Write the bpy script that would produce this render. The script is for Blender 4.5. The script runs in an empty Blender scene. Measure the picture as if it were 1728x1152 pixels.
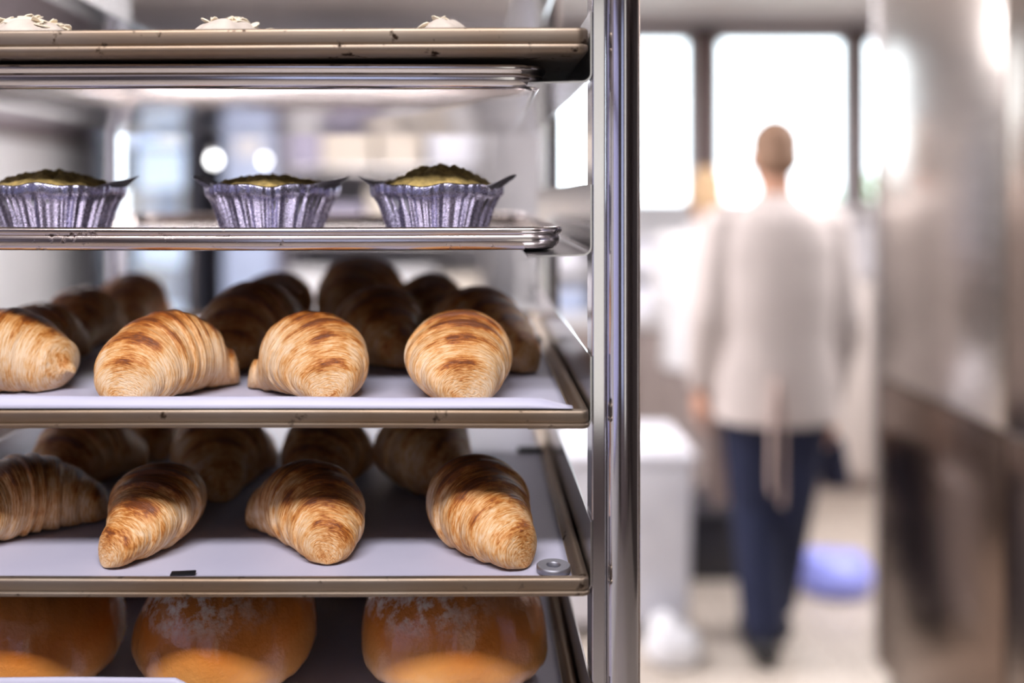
import bpy, bmesh, math, random
from mathutils import Vector, Matrix
from mathutils import noise as mnoise

sc = bpy.context.scene
C = sc.collection
PI = math.pi

# ---------------------------------------------------------------- camera
FPX = 1606.0
cam_d = bpy.data.cameras.new('camera')
cam = bpy.data.objects.new('camera', cam_d)
C.objects.link(cam)
cam.location = (0, 0, 1.5)
cam.rotation_euler = (math.radians(90), 0, 0)
cam_d.sensor_width = 36
cam_d.lens = FPX / 1728 * 36
cam_d.shift_x = 64 / 1728
cam_d.shift_y = -246 / 1728
cam_d.clip_start = 0.02
cam_d.dof.use_dof = True
cam_d.dof.focus_distance = 0.77
cam_d.dof.aperture_fstop = cam_d.lens / 1000 / 0.024
sc.camera = cam

# ---------------------------------------------------------------- world, lamps, exposure
w = bpy.data.worlds.new('sky')
sc.world = w
w.use_nodes = True
bgn = w.node_tree.nodes['Background']
bgn.inputs[0].default_value = (0.86, 0.93, 1.0, 1)
bgn.inputs[1].default_value = 6.0
sc.view_settings.view_transform = 'Standard'
sc.view_settings.look = 'None'
sc.view_settings.gamma = 1
sc.view_settings.use_curve_mapping = False
sc.view_settings.exposure = 0.0
sc.cycles.max_bounces = 7
sc.cycles.diffuse_bounces = 4
sc.cycles.glossy_bounces = 4
sc.cycles.transmission_bounces = 4
sc.cycles.transparent_max_bounces = 8
sc.cycles.caustics_reflective = False
sc.cycles.caustics_refractive = False
sc.cycles.sample_clamp_indirect = 6


def area(name, loc, sx, sy, power, col, rot=(0, 0, 0)):
    d = bpy.data.lights.new(name, 'AREA')
    d.shape = 'RECTANGLE'
    d.size, d.size_y = sx, sy
    d.energy = power
    d.color = col
    o = bpy.data.objects.new(name, d)
    C.objects.link(o)
    o.location = loc
    o.rotation_euler = rot
    return o


CEIL = 2.50
# ceiling battens (x, y, power); all after the first added to brighten the room
BATTENS = [(-0.25, -0.13, 37.0), (0.55, 2.05, 11.0), (-0.55, 3.2, 42.0), (-1.45, 3.2, 20.0), (2.1, 3.15, 48.0)]
for i, (bx_, by_, bp_) in enumerate(BATTENS):
    area('batten_light', (bx_, by_, CEIL - (0.075 if i == 0 else 0.235)), 1.15, 0.19, bp_, (1.0, 0.965, 0.99))
    if i:   # added lamps hang lower; uplight added to brighten the ceiling
        area('added_uplight', (bx_, by_, CEIL - 0.155), 1.15, 0.19, bp_ * .35, (1.0, 0.965, 0.99), (PI, 0, 0))

# ---------------------------------------------------------------- helpers


def link(name, me, mat=None, parent=None, smooth=True):
    o = bpy.data.objects.new(name, me)
    C.objects.link(o)
    if mat is not None:
        me.materials.append(mat)
    if smooth:
        for p in me.polygons:
            p.use_smooth = True
    if parent is not None:
        o.parent = parent
    return o


def mesh(name, v, f):
    me = bpy.data.meshes.new(name)
    me.from_pydata([tuple(map(float, a)) for a in v], [], [tuple(a) for a in f])
    me.validate()
    me.update()
    return me


def fixn(me):
    bm = bmesh.new()
    bm.from_mesh(me)
    bmesh.ops.recalc_face_normals(bm, faces=bm.faces)
    bm.to_mesh(me)
    bm.free()
    return me


def thing(name, label, cat, loc=(0, 0, 0), group=None, rz=0):
    o = bpy.data.objects.new(name, None)
    C.objects.link(o)
    o.location = loc
    o.rotation_euler = (0, 0, rz)
    o.empty_display_size = 0.05
    return tag(o, label, cat, group)


def tag(o, label=None, cat=None, group=None, kind=None):
    if label:
        o['label'] = label
    if cat:
        o['category'] = cat
    if group:
        o['group'] = group
    if kind:
        o['kind'] = kind
    return o


def bm_box(bm, x0, x1, y0, y1, z0, z1, bev=0.0, seg=2):
    vs = [bm.verts.new((x, y, z)) for x in (x0, x1) for y in (y0, y1) for z in (z0, z1)]
    fs = []
    for q in ((0, 1, 3, 2), (4, 6, 7, 5), (0, 4, 5, 1), (2, 3, 7, 6), (0, 2, 6, 4), (1, 5, 7, 3)):
        fs.append(bm.faces.new([vs[i] for i in q]))
    if bev > 0:
        es = set()
        for f in fs:
            es.update(f.edges)
        bmesh.ops.bevel(bm, geom=list(es), offset=bev, segments=seg, affect='EDGES', profile=0.5)


def box(name, x0, x1, y0, y1, z0, z1, mat, parent=None, bev=0.0, seg=2):
    bm = bmesh.new()
    bm_box(bm, x0, x1, y0, y1, z0, z1, bev, seg)
    me = bpy.data.meshes.new(name)
    bm.to_mesh(me)
    bm.free()
    o = link(name, me, mat, parent, smooth=False)
    if bev > 0:
        smooth_by_angle(o)
    return o


def boxes(name, lst, mat, parent=None, bev=0.0):
    bm = bmesh.new()
    for b in lst:
        bm_box(bm, *b, bev=bev)
    me = bpy.data.meshes.new(name)
    bm.to_mesh(me)
    bm.free()
    o = link(name, me, mat, parent, smooth=False)
    return o


def smooth_by_angle(o, ang=40):
    me = o.data
    for p in me.polygons:
        p.use_smooth = True
    bm = bmesh.new()
    bm.from_mesh(me)
    for e in bm.edges:
        if len(e.link_faces) == 2 and e.calc_face_angle(0) > math.radians(ang):
            e.smooth = False
    bm.to_mesh(me)
    bm.free()


def tube_geo(path, rad, n=20, cap=True):
    """round tube along a polyline; rad scalar or list (or (rx, ry) list)"""
    P = [Vector(p) for p in path]
    if not isinstance(rad, (list, tuple)):
        rad = [rad] * len(P)
    v, f = [], []
    prev = None
    for i, p in enumerate(P):
        if i == 0:
            t = P[1] - P[0]
        elif i == len(P) - 1:
            t = P[-1] - P[-2]
        else:
            t = P[i + 1] - P[i - 1]
        t.normalize()
        if prev is None:
            up = Vector((0, 0, 1)) if abs(t.z) < 0.9 else Vector((0, 1, 0))
            a = t.cross(up).normalized()
        else:
            a = (prev - t * prev.dot(t)).normalized()
        prev = a
        b = t.cross(a)
        r = rad[i]
        ra, rb = r if isinstance(r, (list, tuple)) else (r, r)
        for k in range(n):
            th = 2 * PI * k / n
            v.append(p + a * (ra * math.cos(th)) + b * (rb * math.sin(th)))
    for i in range(len(P) - 1):
        for k in range(n):
            k2 = (k + 1) % n
            f.append((i * n + k, i * n + k2, (i + 1) * n + k2, (i + 1) * n + k))
    if cap:
        f.append(tuple(range(n))[::-1])
        f.append(tuple((len(P) - 1) * n + k for k in range(n)))
    return v, f


def tube(name, path, rad, mat, parent=None, n=20, cap=True):
    v, f = tube_geo(path, rad, n, cap)
    me = fixn(mesh(name, v, f))
    o = link(name, me, mat, parent)
    smooth_by_angle(o, 50)
    return o


def lathe(name, prof, mat, parent=None, n=48, loc=(0, 0, 0), capb=True):
    v, f = [], []
    for r, z in prof:
        for k in range(n):
            th = 2 * PI * k / n
            v.append((r * math.cos(th), r * math.sin(th), z))
    for i in range(len(prof) - 1):
        for k in range(n):
            k2 = (k + 1) % n
            f.append((i * n + k, i * n + k2, (i + 1) * n + k2, (i + 1) * n + k))
    if capb:
        f.append(tuple(range(n))[::-1])
        f.append(tuple((len(prof) - 1) * n + k for k in range(n)))
    me = fixn(mesh(name, v, f))
    o = link(name, me, mat, parent)
    o.location = loc
    smooth_by_angle(o, 45)
    return o


# ---------------------------------------------------------------- materials


def mat_base(name):
    m = bpy.data.materials.new(name)
    m.use_nodes = True
    nt = m.node_tree
    return m, nt, nt.nodes['Principled BSDF']


def N(nt, typ, **kw):
    n = nt.nodes.new(typ)
    for k, v in kw.items():
        if k in n.inputs:
            n.inputs[k].default_value = v
        else:
            setattr(n, k, v)
    return n


def ramp(nt, fac, stops):
    r = nt.nodes.new('ShaderNodeValToRGB')
    e = r.color_ramp.elements
    e[0].position, e[0].color = stops[0][0], (*stops[0][1], 1)
    e[1].position, e[1].color = stops[-1][0], (*stops[-1][1], 1)
    for p, c in stops[1:-1]:
        q = e.new(p)
        q.color = (*c, 1)
    nt.links.new(fac, r.inputs[0])
    return r


def plain(name, col, rough=0.5, metal=0.0, var=0.06, scale=12, bump=0.0, spec=0.5):
    m, nt, b = mat_base(name)
    tc = N(nt, 'ShaderNodeTexCoord')
    ns = N(nt, 'ShaderNodeTexNoise', Scale=scale, Detail=4.0)
    nt.links.new(tc.outputs['Object'], ns.inputs['Vector'])
    lo = tuple(max(0, c * (1 - var)) for c in col)
    hi = tuple(min(1, c * (1 + var)) for c in col)
    r = ramp(nt, ns.outputs['Fac'], [(0.3, lo), (0.7, hi)])
    nt.links.new(r.outputs[0], b.inputs['Base Color'])
    b.inputs['Roughness'].default_value = rough
    b.inputs['Metallic'].default_value = metal
    b.inputs['Specular IOR Level'].default_value = spec
    if bump:
        bp = N(nt, 'ShaderNodeBump', Strength=0.4, Distance=bump)
        nt.links.new(ns.outputs['Fac'], bp.inputs['Height'])
        nt.links.new(bp.outputs[0], b.inputs['Normal'])
    return m


def metal(name, col, rough, stretch=(1, 1, 40), bumpd=0.0001, stain=None, rvar=0.1, bstr=0.25, wav=0.0):
    """brushed sheet steel, optionally with baked-on stains"""
    m, nt, b = mat_base(name)
    tc = N(nt, 'ShaderNodeTexCoord')
    mp = N(nt, 'ShaderNodeMapping')
    mp.inputs['Scale'].default_value = stretch
    nt.links.new(tc.outputs['Object'], mp.inputs['Vector'])
    ns = N(nt, 'ShaderNodeTexNoise', Scale=30.0, Detail=3.0)
    nt.links.new(mp.outputs[0], ns.inputs['Vector'])
    mr = N(nt, 'ShaderNodeMapRange')
    mr.inputs['To Min'].default_value = rough - rvar * 0.5
    mr.inputs['To Max'].default_value = rough + rvar * 0.5
    nt.links.new(ns.outputs['Fac'], mr.inputs['Value'])
    b.inputs['Metallic'].default_value = 1.0
    bp = N(nt, 'ShaderNodeBump', Strength=bstr, Distance=bumpd)
    nt.links.new(ns.outputs['Fac'], bp.inputs['Height'])
    last = bp
    if wav:
        n2 = N(nt, 'ShaderNodeTexNoise', Scale=9.0, Detail=1.0)
        nt.links.new(tc.outputs['Object'], n2.inputs['Vector'])
        bp2 = N(nt, 'ShaderNodeBump', Strength=1.0, Distance=wav)
        nt.links.new(n2.outputs['Fac'], bp2.inputs['Height'])
        nt.links.new(bp.outputs[0], bp2.inputs['Normal'])
        last = bp2
    nt.links.new(last.outputs[0], b.inputs['Normal'])
    if stain:
        n3 = N(nt, 'ShaderNodeTexNoise', Scale=55.0, Detail=6.0, Roughness=0.65)
        nt.links.new(tc.outputs['Object'], n3.inputs['Vector'])
        n4 = N(nt, 'ShaderNodeTexNoise', Scale=9.0, Detail=3.0)
        nt.links.new(tc.outputs['Object'], n4.inputs['Vector'])
        r1 = ramp(nt, n4.outputs['Fac'], [(0.35, col), (0.72, tuple(c * k for c, k in zip(col, (0.86, 0.74, 0.62))))])
        r2 = ramp(nt, n3.outputs['Fac'], [(0.61, (0, 0, 0)), (0.67, (1, 1, 1))])
        mx = N(nt, 'ShaderNodeMix', data_type='RGBA')
        nt.links.new(r2.outputs[0], mx.inputs[0])
        nt.links.new(r1.outputs[0], mx.inputs[6])
        mx.inputs[7].default_value = (*stain, 1)
        nt.links.new(mx.outputs[2], b.inputs['Base Color'])
        ad = N(nt, 'ShaderNodeMath', operation='MULTIPLY_ADD')
        nt.links.new(r2.outputs[0], ad.inputs[0])
        ad.inputs[1].default_value = 0.4
        nt.links.new(mr.outputs[0], ad.inputs[2])
        nt.links.new(ad.outputs[0], b.inputs['Roughness'])
    else:
        b.inputs['Base Color'].default_value = (*col, 1)
        nt.links.new(mr.outputs[0], b.inputs['Roughness'])
    return m


M = {}
M['post'] = metal('polished_steel_tube', (0.66, 0.65, 0.68), 0.10, (60, 60, 0.6), rvar=0.06, bstr=0.02)
M['runner'] = metal('runner_steel', (0.60, 0.59, 0.60), 0.2, (3, 1, 60), rvar=0.1)
M['pan'] = metal('worn_baking_steel', (0.30, 0.245, 0.195), 0.5, (1, 40, 40), stain=(0.05, 0.03, 0.02), rvar=0.14, bumpd=0.0002)
M['pan_shiny'] = metal('shiny_baking_steel', (0.66, 0.62, 0.63), 0.2, (1, 30, 40), stain=(0.1, 0.07, 0.06), rvar=0.08, wav=0.0012)
M['pan_under'] = metal('shiny_pan_under', (0.78, 0.76, 0.77), 0.16, (1.0, 40, 20), rvar=0.08, wav=0.0008)
M['cabinet_steel'] = metal('cabinet_steel', (0.62, 0.57, 0.53), 0.27, (30, 30, 0.6), rvar=0.05, wav=0.002)
M['white_paint'] = plain('white_painted_wall', (0.80, 0.79, 0.80), 0.6)
M['wall'] = plain('beige_wall', (0.66, 0.60, 0.565), 0.7, scale=3)
M['wall_dark'] = plain('dark_taupe_wall', (0.16, 0.125, 0.12), 0.6, scale=3)
M['wall_grey'] = plain('grey_wall', (0.56, 0.52, 0.57), 0.7, scale=3)
M['wall_light'] = plain('light_wall', (0.70, 0.69, 0.72), 0.7, scale=3)
M['ceil'] = plain('ceiling_paint', (0.83, 0.78, 0.755), 0.8, scale=3)
M['brown'] = plain('brown_frame', (0.13, 0.09, 0.085), 0.5)
M['darkbrown'] = plain('dark_brown_laminate', (0.06, 0.045, 0.04), 0.45)
M['dark'] = plain('dark_plastic', (0.02, 0.02, 0.028), 0.35)
M['white_plastic'] = plain('white_plastic', (0.86, 0.87, 0.96), 0.35)
M['cream'] = plain('cream_card', (0.80, 0.72, 0.62), 0.6)
M['blueish'] = plain('pale_blue_plastic', (0.45, 0.53, 0.72), 0.4)
M['lav'] = plain('lavender_grey', (0.42, 0.39, 0.52), 0.5)
M['blue_bag'] = plain('blue_violet_plastic', (0.34, 0.38, 0.95), 0.3)
M['taupe'] = plain('taupe_cabinet', (0.36, 0.30, 0.28), 0.5)
M['steel'] = metal('bench_steel', (0.62, 0.60, 0.60), 0.25, (30, 1, 30))
M['bread_crumb'] = plain('dry_crumb', (0.62, 0.38, 0.16), 0.8)
M['magnet'] = plain('black_magnet', (0.006, 0.006, 0.008), 0.6, spec=.2)


def mat_floor():
    m, nt, b = mat_base('speckled_floor')
    tc = N(nt, 'ShaderNodeTexCoord')
    ns = N(nt, 'ShaderNodeTexNoise', Scale=60.0, Detail=3.0)
    nt.links.new(tc.outputs['Object'], ns.inputs['Vector'])
    r = ramp(nt, ns.outputs['Fac'], [(0.35, (0.33, 0.27, 0.22)), (0.5, (0.58, 0.51, 0.44)), (0.68, (0.72, 0.65, 0.58))])
    br = N(nt, 'ShaderNodeTexBrick', Scale=1.0)
    br.offset = 0
    br.inputs['Color1'].default_value = (1, 1, 1, 1)
    br.inputs['Color2'].default_value = (0.95, 0.95, 0.95, 1)
    br.inputs['Mortar'].default_value = (0.6, 0.58, 0.55, 1)
    br.inputs['Brick Width'].default_value = 0.3
    br.inputs['Row Height'].default_value = 0.3
    br.inputs['Mortar Size'].default_value = 0.004
    nt.links.new(tc.outputs['Object'], br.inputs['Vector'])
    mx = N(nt, 'ShaderNodeMix', data_type='RGBA', blend_type='MULTIPLY')
    mx.inputs[0].default_value = 1
    nt.links.new(r.outputs[0], mx.inputs[6])
    nt.links.new(br.outputs[0], mx.inputs[7])
    nt.links.new(mx.outputs[2], b.inputs['Base Color'])
    b.inputs['Roughness'].default_value = 0.35
    return m


def mat_glass(name='window_glass', tint=(0.96, 0.98, 0.98)):
    m = bpy.data.materials.new(name)
    m.use_nodes = True
    nt = m.node_tree
    nt.nodes.clear()
    out = N(nt, 'ShaderNodeOutputMaterial')
    tr = N(nt, 'ShaderNodeBsdfTransparent')
    tr.inputs[0].default_value = (*tint, 1)
    gl = N(nt, 'ShaderNodeBsdfGlossy', Roughness=0.02)
    fr = N(nt, 'ShaderNodeFresnel', IOR=1.45)
    mx = N(nt, 'ShaderNodeMixShader')
    nt.links.new(fr.outputs[0], mx.inputs[0])
    nt.links.new(tr.outputs[0], mx.inputs[1])
    nt.links.new(gl.outputs[0], mx.inputs[2])
    nt.links.new(mx.outputs[0], out.inputs[0])
    return m


def mat_emit(name, col, s):
    m, nt, b = mat_base(name)
    b.inputs['Base Color'].default_value = (*col, 1)
    b.inputs['Emission Color'].default_value = (*col, 1)
    b.inputs['Emission Strength'].default_value = s
    return m


def mat_paper():
    m, nt, b = mat_base('baking_parchment')
    tc = N(nt, 'ShaderNodeTexCoord')
    ns = N(nt, 'ShaderNodeTexNoise', Scale=14.0, Detail=5.0)
    nt.links.new(tc.outputs['Object'], ns.inputs['Vector'])
    r = ramp(nt, ns.outputs['Fac'], [(0.3, (0.46, 0.45, 0.575)), (0.7, (0.50, 0.49, 0.61))])
    nt.links.new(r.outputs[0], b.inputs['Base Color'])
    b.inputs['Roughness'].default_value = 0.48
    bp = N(nt, 'ShaderNodeBump', Strength=0.35, Distance=0.002)
    n2 = N(nt, 'ShaderNodeTexNoise', Scale=7.0, Detail=2.0)
    nt.links.new(tc.outputs['Object'], n2.inputs['Vector'])
    nt.links.new(n2.outputs['Fac'], bp.inputs['Height'])
    nt.links.new(bp.outputs[0], b.inputs['Normal'])
    return m


def mat_croissant(name, bake=0.5):
    """flaky rolled dough. 'cs' = position along the roll, 'cr' = place inside its layer, 'ct' = how far up the crust"""
    m, nt, b = mat_base(name)
    L = nt.links.new
    a_s = N(nt, 'ShaderNodeAttribute', attribute_name='cs')
    a_r = N(nt, 'ShaderNodeAttribute', attribute_name='cr')
    a_t = N(nt, 'ShaderNodeAttribute', attribute_name='ct')
    a_a = N(nt, 'ShaderNodeAttribute', attribute_name='ca')
    tc = N(nt, 'ShaderNodeTexCoord')
    oi = N(nt, 'ShaderNodeObjectInfo')
    # fine strands
    cb = N(nt, 'ShaderNodeCombineXYZ')
    ms = N(nt, 'ShaderNodeMath', operation='MULTIPLY')
    L(a_s.outputs['Fac'], ms.inputs[0]); ms.inputs[1].default_value = 62.0
    sep = N(nt, 'ShaderNodeSeparateXYZ')
    L(a_a.outputs['Vector'], sep.inputs[0])
    L(ms.outputs[0], cb.inputs[0]); L(sep.outputs[0], cb.inputs[1]); L(sep.outputs[1], cb.inputs[2])
    rnd = N(nt, 'ShaderNodeVectorMath', operation='ADD')
    rv = N(nt, 'ShaderNodeMath', operation='MULTIPLY')
    L(oi.outputs['Random'], rv.inputs[0]); rv.inputs[1].default_value = 37.0
    L(cb.outputs[0], rnd.inputs[0]); L(rv.outputs[0], rnd.inputs[1])
    n1 = N(nt, 'ShaderNodeTexNoise', Scale=1.3, Detail=4.0, Roughness=0.6, Distortion=0.25)
    L(rnd.outputs[0], n1.inputs['Vector'])
    # broad blotches
    ad = N(nt, 'ShaderNodeVectorMath', operation='ADD')
    L(tc.outputs['Object'], ad.inputs[0]); L(rv.outputs[0], ad.inputs[1])
    n2 = N(nt, 'ShaderNodeTexNoise', Scale=34.0, Detail=4.0, Roughness=0.6)
    L(ad.outputs[0], n2.inputs['Vector'])
    n3 = N(nt, 'ShaderNodeTexNoise', Scale=95.0, Detail=3.0, Roughness=0.6)
    L(ad.outputs[0], n3.inputs['Vector'])
    # brown = crest*(0.55+blotch) + top + strands
    def mth(op, a, c):
        n = N(nt, 'ShaderNodeMath', operation=op)
        for i, q in enumerate((a, c)):
            if isinstance(q, (int, float)):
                n.inputs[i].default_value = q
            else:
                L(q, n.inputs[i])
        return n.outputs[0]
    top = a_t.outputs['Fac']
    crest = a_r.outputs['Fac']
    t1 = mth('MULTIPLY', crest, mth('ADD', mth('MULTIPLY', n2.outputs['Fac'], 2.2), -0.55))
    t1 = mth('MULTIPLY', t1, mth('ADD', mth('MULTIPLY', top, 1.1), 0.15))
    t2 = mth('MULTIPLY', mth('SUBTRACT', n1.outputs['Fac'], 0.5), 1.55)
    t3 = mth('MULTIPLY', mth('POWER', top, 3.0), 0.50 + 0.35 * bake)
    t4 = mth('MULTIPLY', mth('SUBTRACT', n2.outputs['Fac'], 0.5), 1.0)
    t5 = mth('MULTIPLY', mth('SUBTRACT', n3.outputs['Fac'], 0.5), 0.4)
    s = mth('ADD', mth('ADD', mth('MULTIPLY', t1, 0.8), t2), mth('ADD', t3, mth('ADD', t4, t5)))
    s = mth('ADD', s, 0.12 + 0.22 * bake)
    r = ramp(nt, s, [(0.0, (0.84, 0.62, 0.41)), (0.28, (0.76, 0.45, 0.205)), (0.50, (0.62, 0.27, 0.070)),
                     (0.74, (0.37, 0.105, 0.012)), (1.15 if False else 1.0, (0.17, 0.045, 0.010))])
    L(r.outputs[0], b.inputs['Base Color'])
    b.inputs['Roughness'].default_value = 0.45
    rr = N(nt, 'ShaderNodeMapRange')
    L(s, rr.inputs['Value'])
    rr.inputs['To Min'].default_value = 0.62
    rr.inputs['To Max'].default_value = 0.36
    L(rr.outputs[0], b.inputs['Roughness'])
    b.inputs['Specular IOR Level'].default_value = 0.45
    b.inputs['Subsurface Weight'].default_value = 0.0
    h = mth('ADD', n1.outputs['Fac'], mth('MULTIPLY', n3.outputs['Fac'], 0.5))
    bp = N(nt, 'ShaderNodeBump', Strength=0.9, Distance=0.0016)
    L(h, bp.inputs['Height'])
    L(bp.outputs[0], b.inputs['Normal'])
    return m


def mat_bun():
    m, nt, b = mat_base('glazed_bun_crust')
    L = nt.links.new
    a_t = N(nt, 'ShaderNodeAttribute', attribute_name='ct')
    a_p = N(nt, 'ShaderNodeAttribute', attribute_name='cp')
    tc = N(nt, 'ShaderNodeTexCoord')
    n1 = N(nt, 'ShaderNodeTexNoise', Scale=16.0, Detail=4.0)
    n2 = N(nt, 'ShaderNodeTexNoise', Scale=90.0, Detail=5.0, Roughness=0.7)
    n4 = N(nt, 'ShaderNodeTexNoise', Scale=260.0, Detail=2.0)
    for n in (n1, n2, n4):
        L(tc.outputs['Object'], n.inputs['Vector'])
    s = N(nt, 'ShaderNodeMath', operation='MULTIPLY_ADD')
    L(n1.outputs['Fac'], s.inputs[0]); s.inputs[1].default_value = 0.5
    L(a_t.outputs['Fac'], s.inputs[2])
    r = ramp(nt, s.outputs[0], [(0.22, (0.86, 0.56, 0.28)), (0.42, (0.76, 0.34, 0.09)), (0.65, (0.66, 0.205, 0.03)), (1.0, (0.42, 0.12, 0.02))])
    # powder patch
    pm = N(nt, 'ShaderNodeMath', operation='MULTIPLY')
    r2 = ramp(nt, n2.outputs['Fac'], [(0.45, (0, 0, 0)), (0.60, (1, 1, 1))])
    L(r2.outputs[0], pm.inputs[0]); L(a_p.outputs['Fac'], pm.inputs[1])
    mx = N(nt, 'ShaderNodeMix', data_type='RGBA')
    L(pm.outputs[0], mx.inputs[0]); L(r.outputs[0], mx.inputs[6])
    mx.inputs[7].default_value = (0.88, 0.76, 0.62, 1)
    L(mx.outputs[2], b.inputs['Base Color'])
    rr = N(nt, 'ShaderNodeMapRange')
    L(pm.outputs[0], rr.inputs['Value'])
    b.inputs['Coat Weight'].default_value = 0.5
    b.inputs['Coat Roughness'].default_value = 0.12
    rr.inputs['To Min'].default_value = 0.2
    rr.inputs['To Max'].default_value = 0.75
    L(rr.outputs[0], b.inputs['Roughness'])
    b.inputs['Specular IOR Level'].default_value = 0.55
    bp = N(nt, 'ShaderNodeBump', Strength=0.35, Distance=0.0015)
    ad = N(nt, 'ShaderNodeMath', operation='ADD')
    L(n2.outputs['Fac'], ad.inputs[0]); L(n4.outputs['Fac'], ad.inputs[1])
    L(ad.outputs[0], bp.inputs['Height'])
    L(bp.outputs[0], b.inputs['Normal'])
    return m


M['floor'] = mat_floor()
M['glass'] = mat_glass()
M['paper'] = mat_paper()
M['croissant'] = mat_croissant('croissant_crust', 0.22)
M['croissant_dark'] = mat_croissant('croissant_crust_dark_bake_and_shade', 0.62)  # darker bake of the lower pan; on the rear rows it paints in shade
M['bun'] = mat_bun()
M['lamp'] = mat_emit('lamp_diffuser', (1, 0.98, 0.97), 4.0)
M['foil'] = metal('aluminium_foil', (0.44, 0.435, 0.60), 0.27, (25, 25, 25), bumpd=0.001, bstr=0.5)
M['green'] = plain('green_crumble', (0.42, 0.30, 0.10), 0.8, var=0.45, scale=160, bump=0.002)
M['cream_dough'] = plain('pale_sugar_dusting', (0.62, 0.54, 0.47), 0.75, var=0.12, scale=60, bump=0.0015)
M['almond'] = plain('almond_flake', (0.86, 0.76, 0.60), 0.55, var=0.12, scale=90)
M['liner'] = plain('grey_liner_paper', (0.68, 0.65, 0.74), 0.6)

# ---------------------------------------------------------------- the room
XL, XR, YB, YF = -2.15, 3.0, 5.4, -2.6


def struct(o):
    o['kind'] = 'structure'
    return o


struct(box('floor', XL - .1, XR + .1, YF - .1, YB + .1, -0.1, 0, M['floor']))
struct(box('ceiling', XL - .1, XR + .1, YF - .1, YB + .1, CEIL, CEIL + .1, M['ceil']))
struct(box('wall_left', XL - .1, XL, YF - .1, YB + .1, 0, CEIL, M['wall_grey']))
struct(box('trim_1', XL, XL + .012, YF, YB, 0, 1.775, M['white_paint']))
struct(box('trim_2', XL, XL + .03, YF, YB, 1.775, 1.835, M['brown']))
struct(box('wall_right', XR, XR + .1, YF - .1, YB + .1, 0, CEIL, M['wall']))
struct(box('trim_5', XR - .02, XR, YF, 1.5, 0, CEIL, M['darkbrown']))
bm = bmesh.new()
for b in [(XL, .30, YF - .1, YF, 0, CEIL), (.30, .86, YF - .1, YF, 0, .5), (.30, .86, YF - .1, YF, 2.4, CEIL), (.86, XR, YF - .1, YF, 0, CEIL)]:
    bm_box(bm, *b)
me = bpy.data.meshes.new('wall_near')
bm.to_mesh(me)
bm.free()
struct(link('wall_near', me, M['wall_dark'], smooth=False))
wn = struct(boxes('window_4', [(.30, .32, YF - .08, YF - .03, .5, 2.4), (.84, .86, YF - .08, YF - .03, .5, 2.4), (.30, .86, YF - .08, YF - .03, .5, .52), (.30, .86, YF - .08, YF - .03, 2.38, 2.4)], M['white_paint']))  # no known window; frame and glow panel added for cream reflections in the steel
box('added_glow_panel', .32, .84, YF - .075, YF - .07, .52, 2.38, mat_emit('cream_glow_panel', (.93, .86, .79), 1.0), wn)
box('pane', .32, .84, YF - .058, YF - .052, .52, 2.38, M['glass'], wn)
wn = struct(boxes('window_5', [(XL, XL + .04, y, y + .04, .6, 2.2) for y in (-2.3, -1.54, -.78, -.04)] + [(XL, XL + .04, -2.3, 0, .6, .64), (XL, XL + .04, -2.3, 0, 2.16, 2.2)], M['brown']))  # added frame around an unseen glow panel, giving the post its lavender stripe
box('added_glow_panel', XL + .013, XL + .02, -2.28, -.02, .63, 2.17, mat_emit('blue_glow_panel', (.50, .50, .78), .6), wn)
wn = struct(boxes('window_6', [(x, x + .04, YF, YF + .04, .6, 2.3) for x in (-.95, -.55, -.19)] + [(-.95, -.15, YF, YF + .04, .6, .64), (-.95, -.15, YF, YF + .04, 2.26, 2.3)], M['brown']))  # unseen too: frame and bluish glow panel added for stripes in the tube
box('added_glow_panel', -.93, -.17, YF + .013, YF + .02, .63, 2.27, mat_emit('pale_blue_glow_panel', (.50, .58, .85), .7), wn)
# far wall with three windows
WX = [(0.47, 1.24), (1.375, 2.13), (2.215, 2.90)]
WZ0, WZ1 = 1.44, 2.41
lst = [(XL, WX[0][0], YB, YB + .1, 0, CEIL), (WX[0][0], XR, YB, YB + .1, 0, WZ0), (WX[0][0], XR, YB, YB + .1, WZ1, CEIL),
       (WX[0][1], WX[1][0], YB, YB + .1, WZ0, WZ1), (WX[1][1], WX[2][0], YB, YB + .1, WZ0, WZ1), (WX[2][1], XR, YB, YB + .1, WZ0, WZ1)]
bm = bmesh.new()
for b in lst:
    bm_box(bm, *b)
me = bpy.data.meshes.new('wall_far')
bm.to_mesh(me)
bm.free()
struct(link('wall_far', me, M['wall_light'], smooth=False))
# brown cladding of the window posts and header
struct(boxes('trim_3', [(WX[0][1], WX[1][0], YB - .03, YB, WZ0, WZ1 + .05), (WX[1][1], WX[2][0], YB - .03, YB, WZ0, WZ1 + .05),
                        (WX[0][0] - .06, XR, YB - .03, YB, WZ1, WZ1 + .05), (WX[0][0] - .06, WX[0][0], YB - .03, YB, WZ0, WZ1)], M['brown']))
for i, (a, b_) in enumerate(WX):
    wn = boxes('window_%d' % (i + 1), [(a, a + .03, YB + .02, YB + .07, WZ0, WZ1), (b_ - .03, b_, YB + .02, YB + .07, WZ0, WZ1),
                                       (a, b_, YB + .02, YB + .07, WZ0, WZ0 + .03), (a, b_, YB + .02, YB + .07, WZ1 - .03, WZ1)], M['white_paint'])
    struct(wn)
    box('pane', a + .03, b_ - .03, YB + .042, YB + .048, WZ0 + .03, WZ1 - .03, M['glass'], wn)
# sill
struct(box('trim_4', WX[0][0], XR, YB - .12, YB, WZ0 - .04, WZ0, M['white_paint'], bev=0.004))
# unseen dark doors behind the camera, added to put dark stripes in the steel
struct(box('added_dark_door_1', -2.0, -1.15, YF, YF + .05, 0, 2.05, M['darkbrown'], bev=0.006))
d_ = struct(box('added_dark_door_2', 1.7, 2.5, YF, YF + .05, 0, 2.05, M['darkbrown'], bev=0.006))

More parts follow.
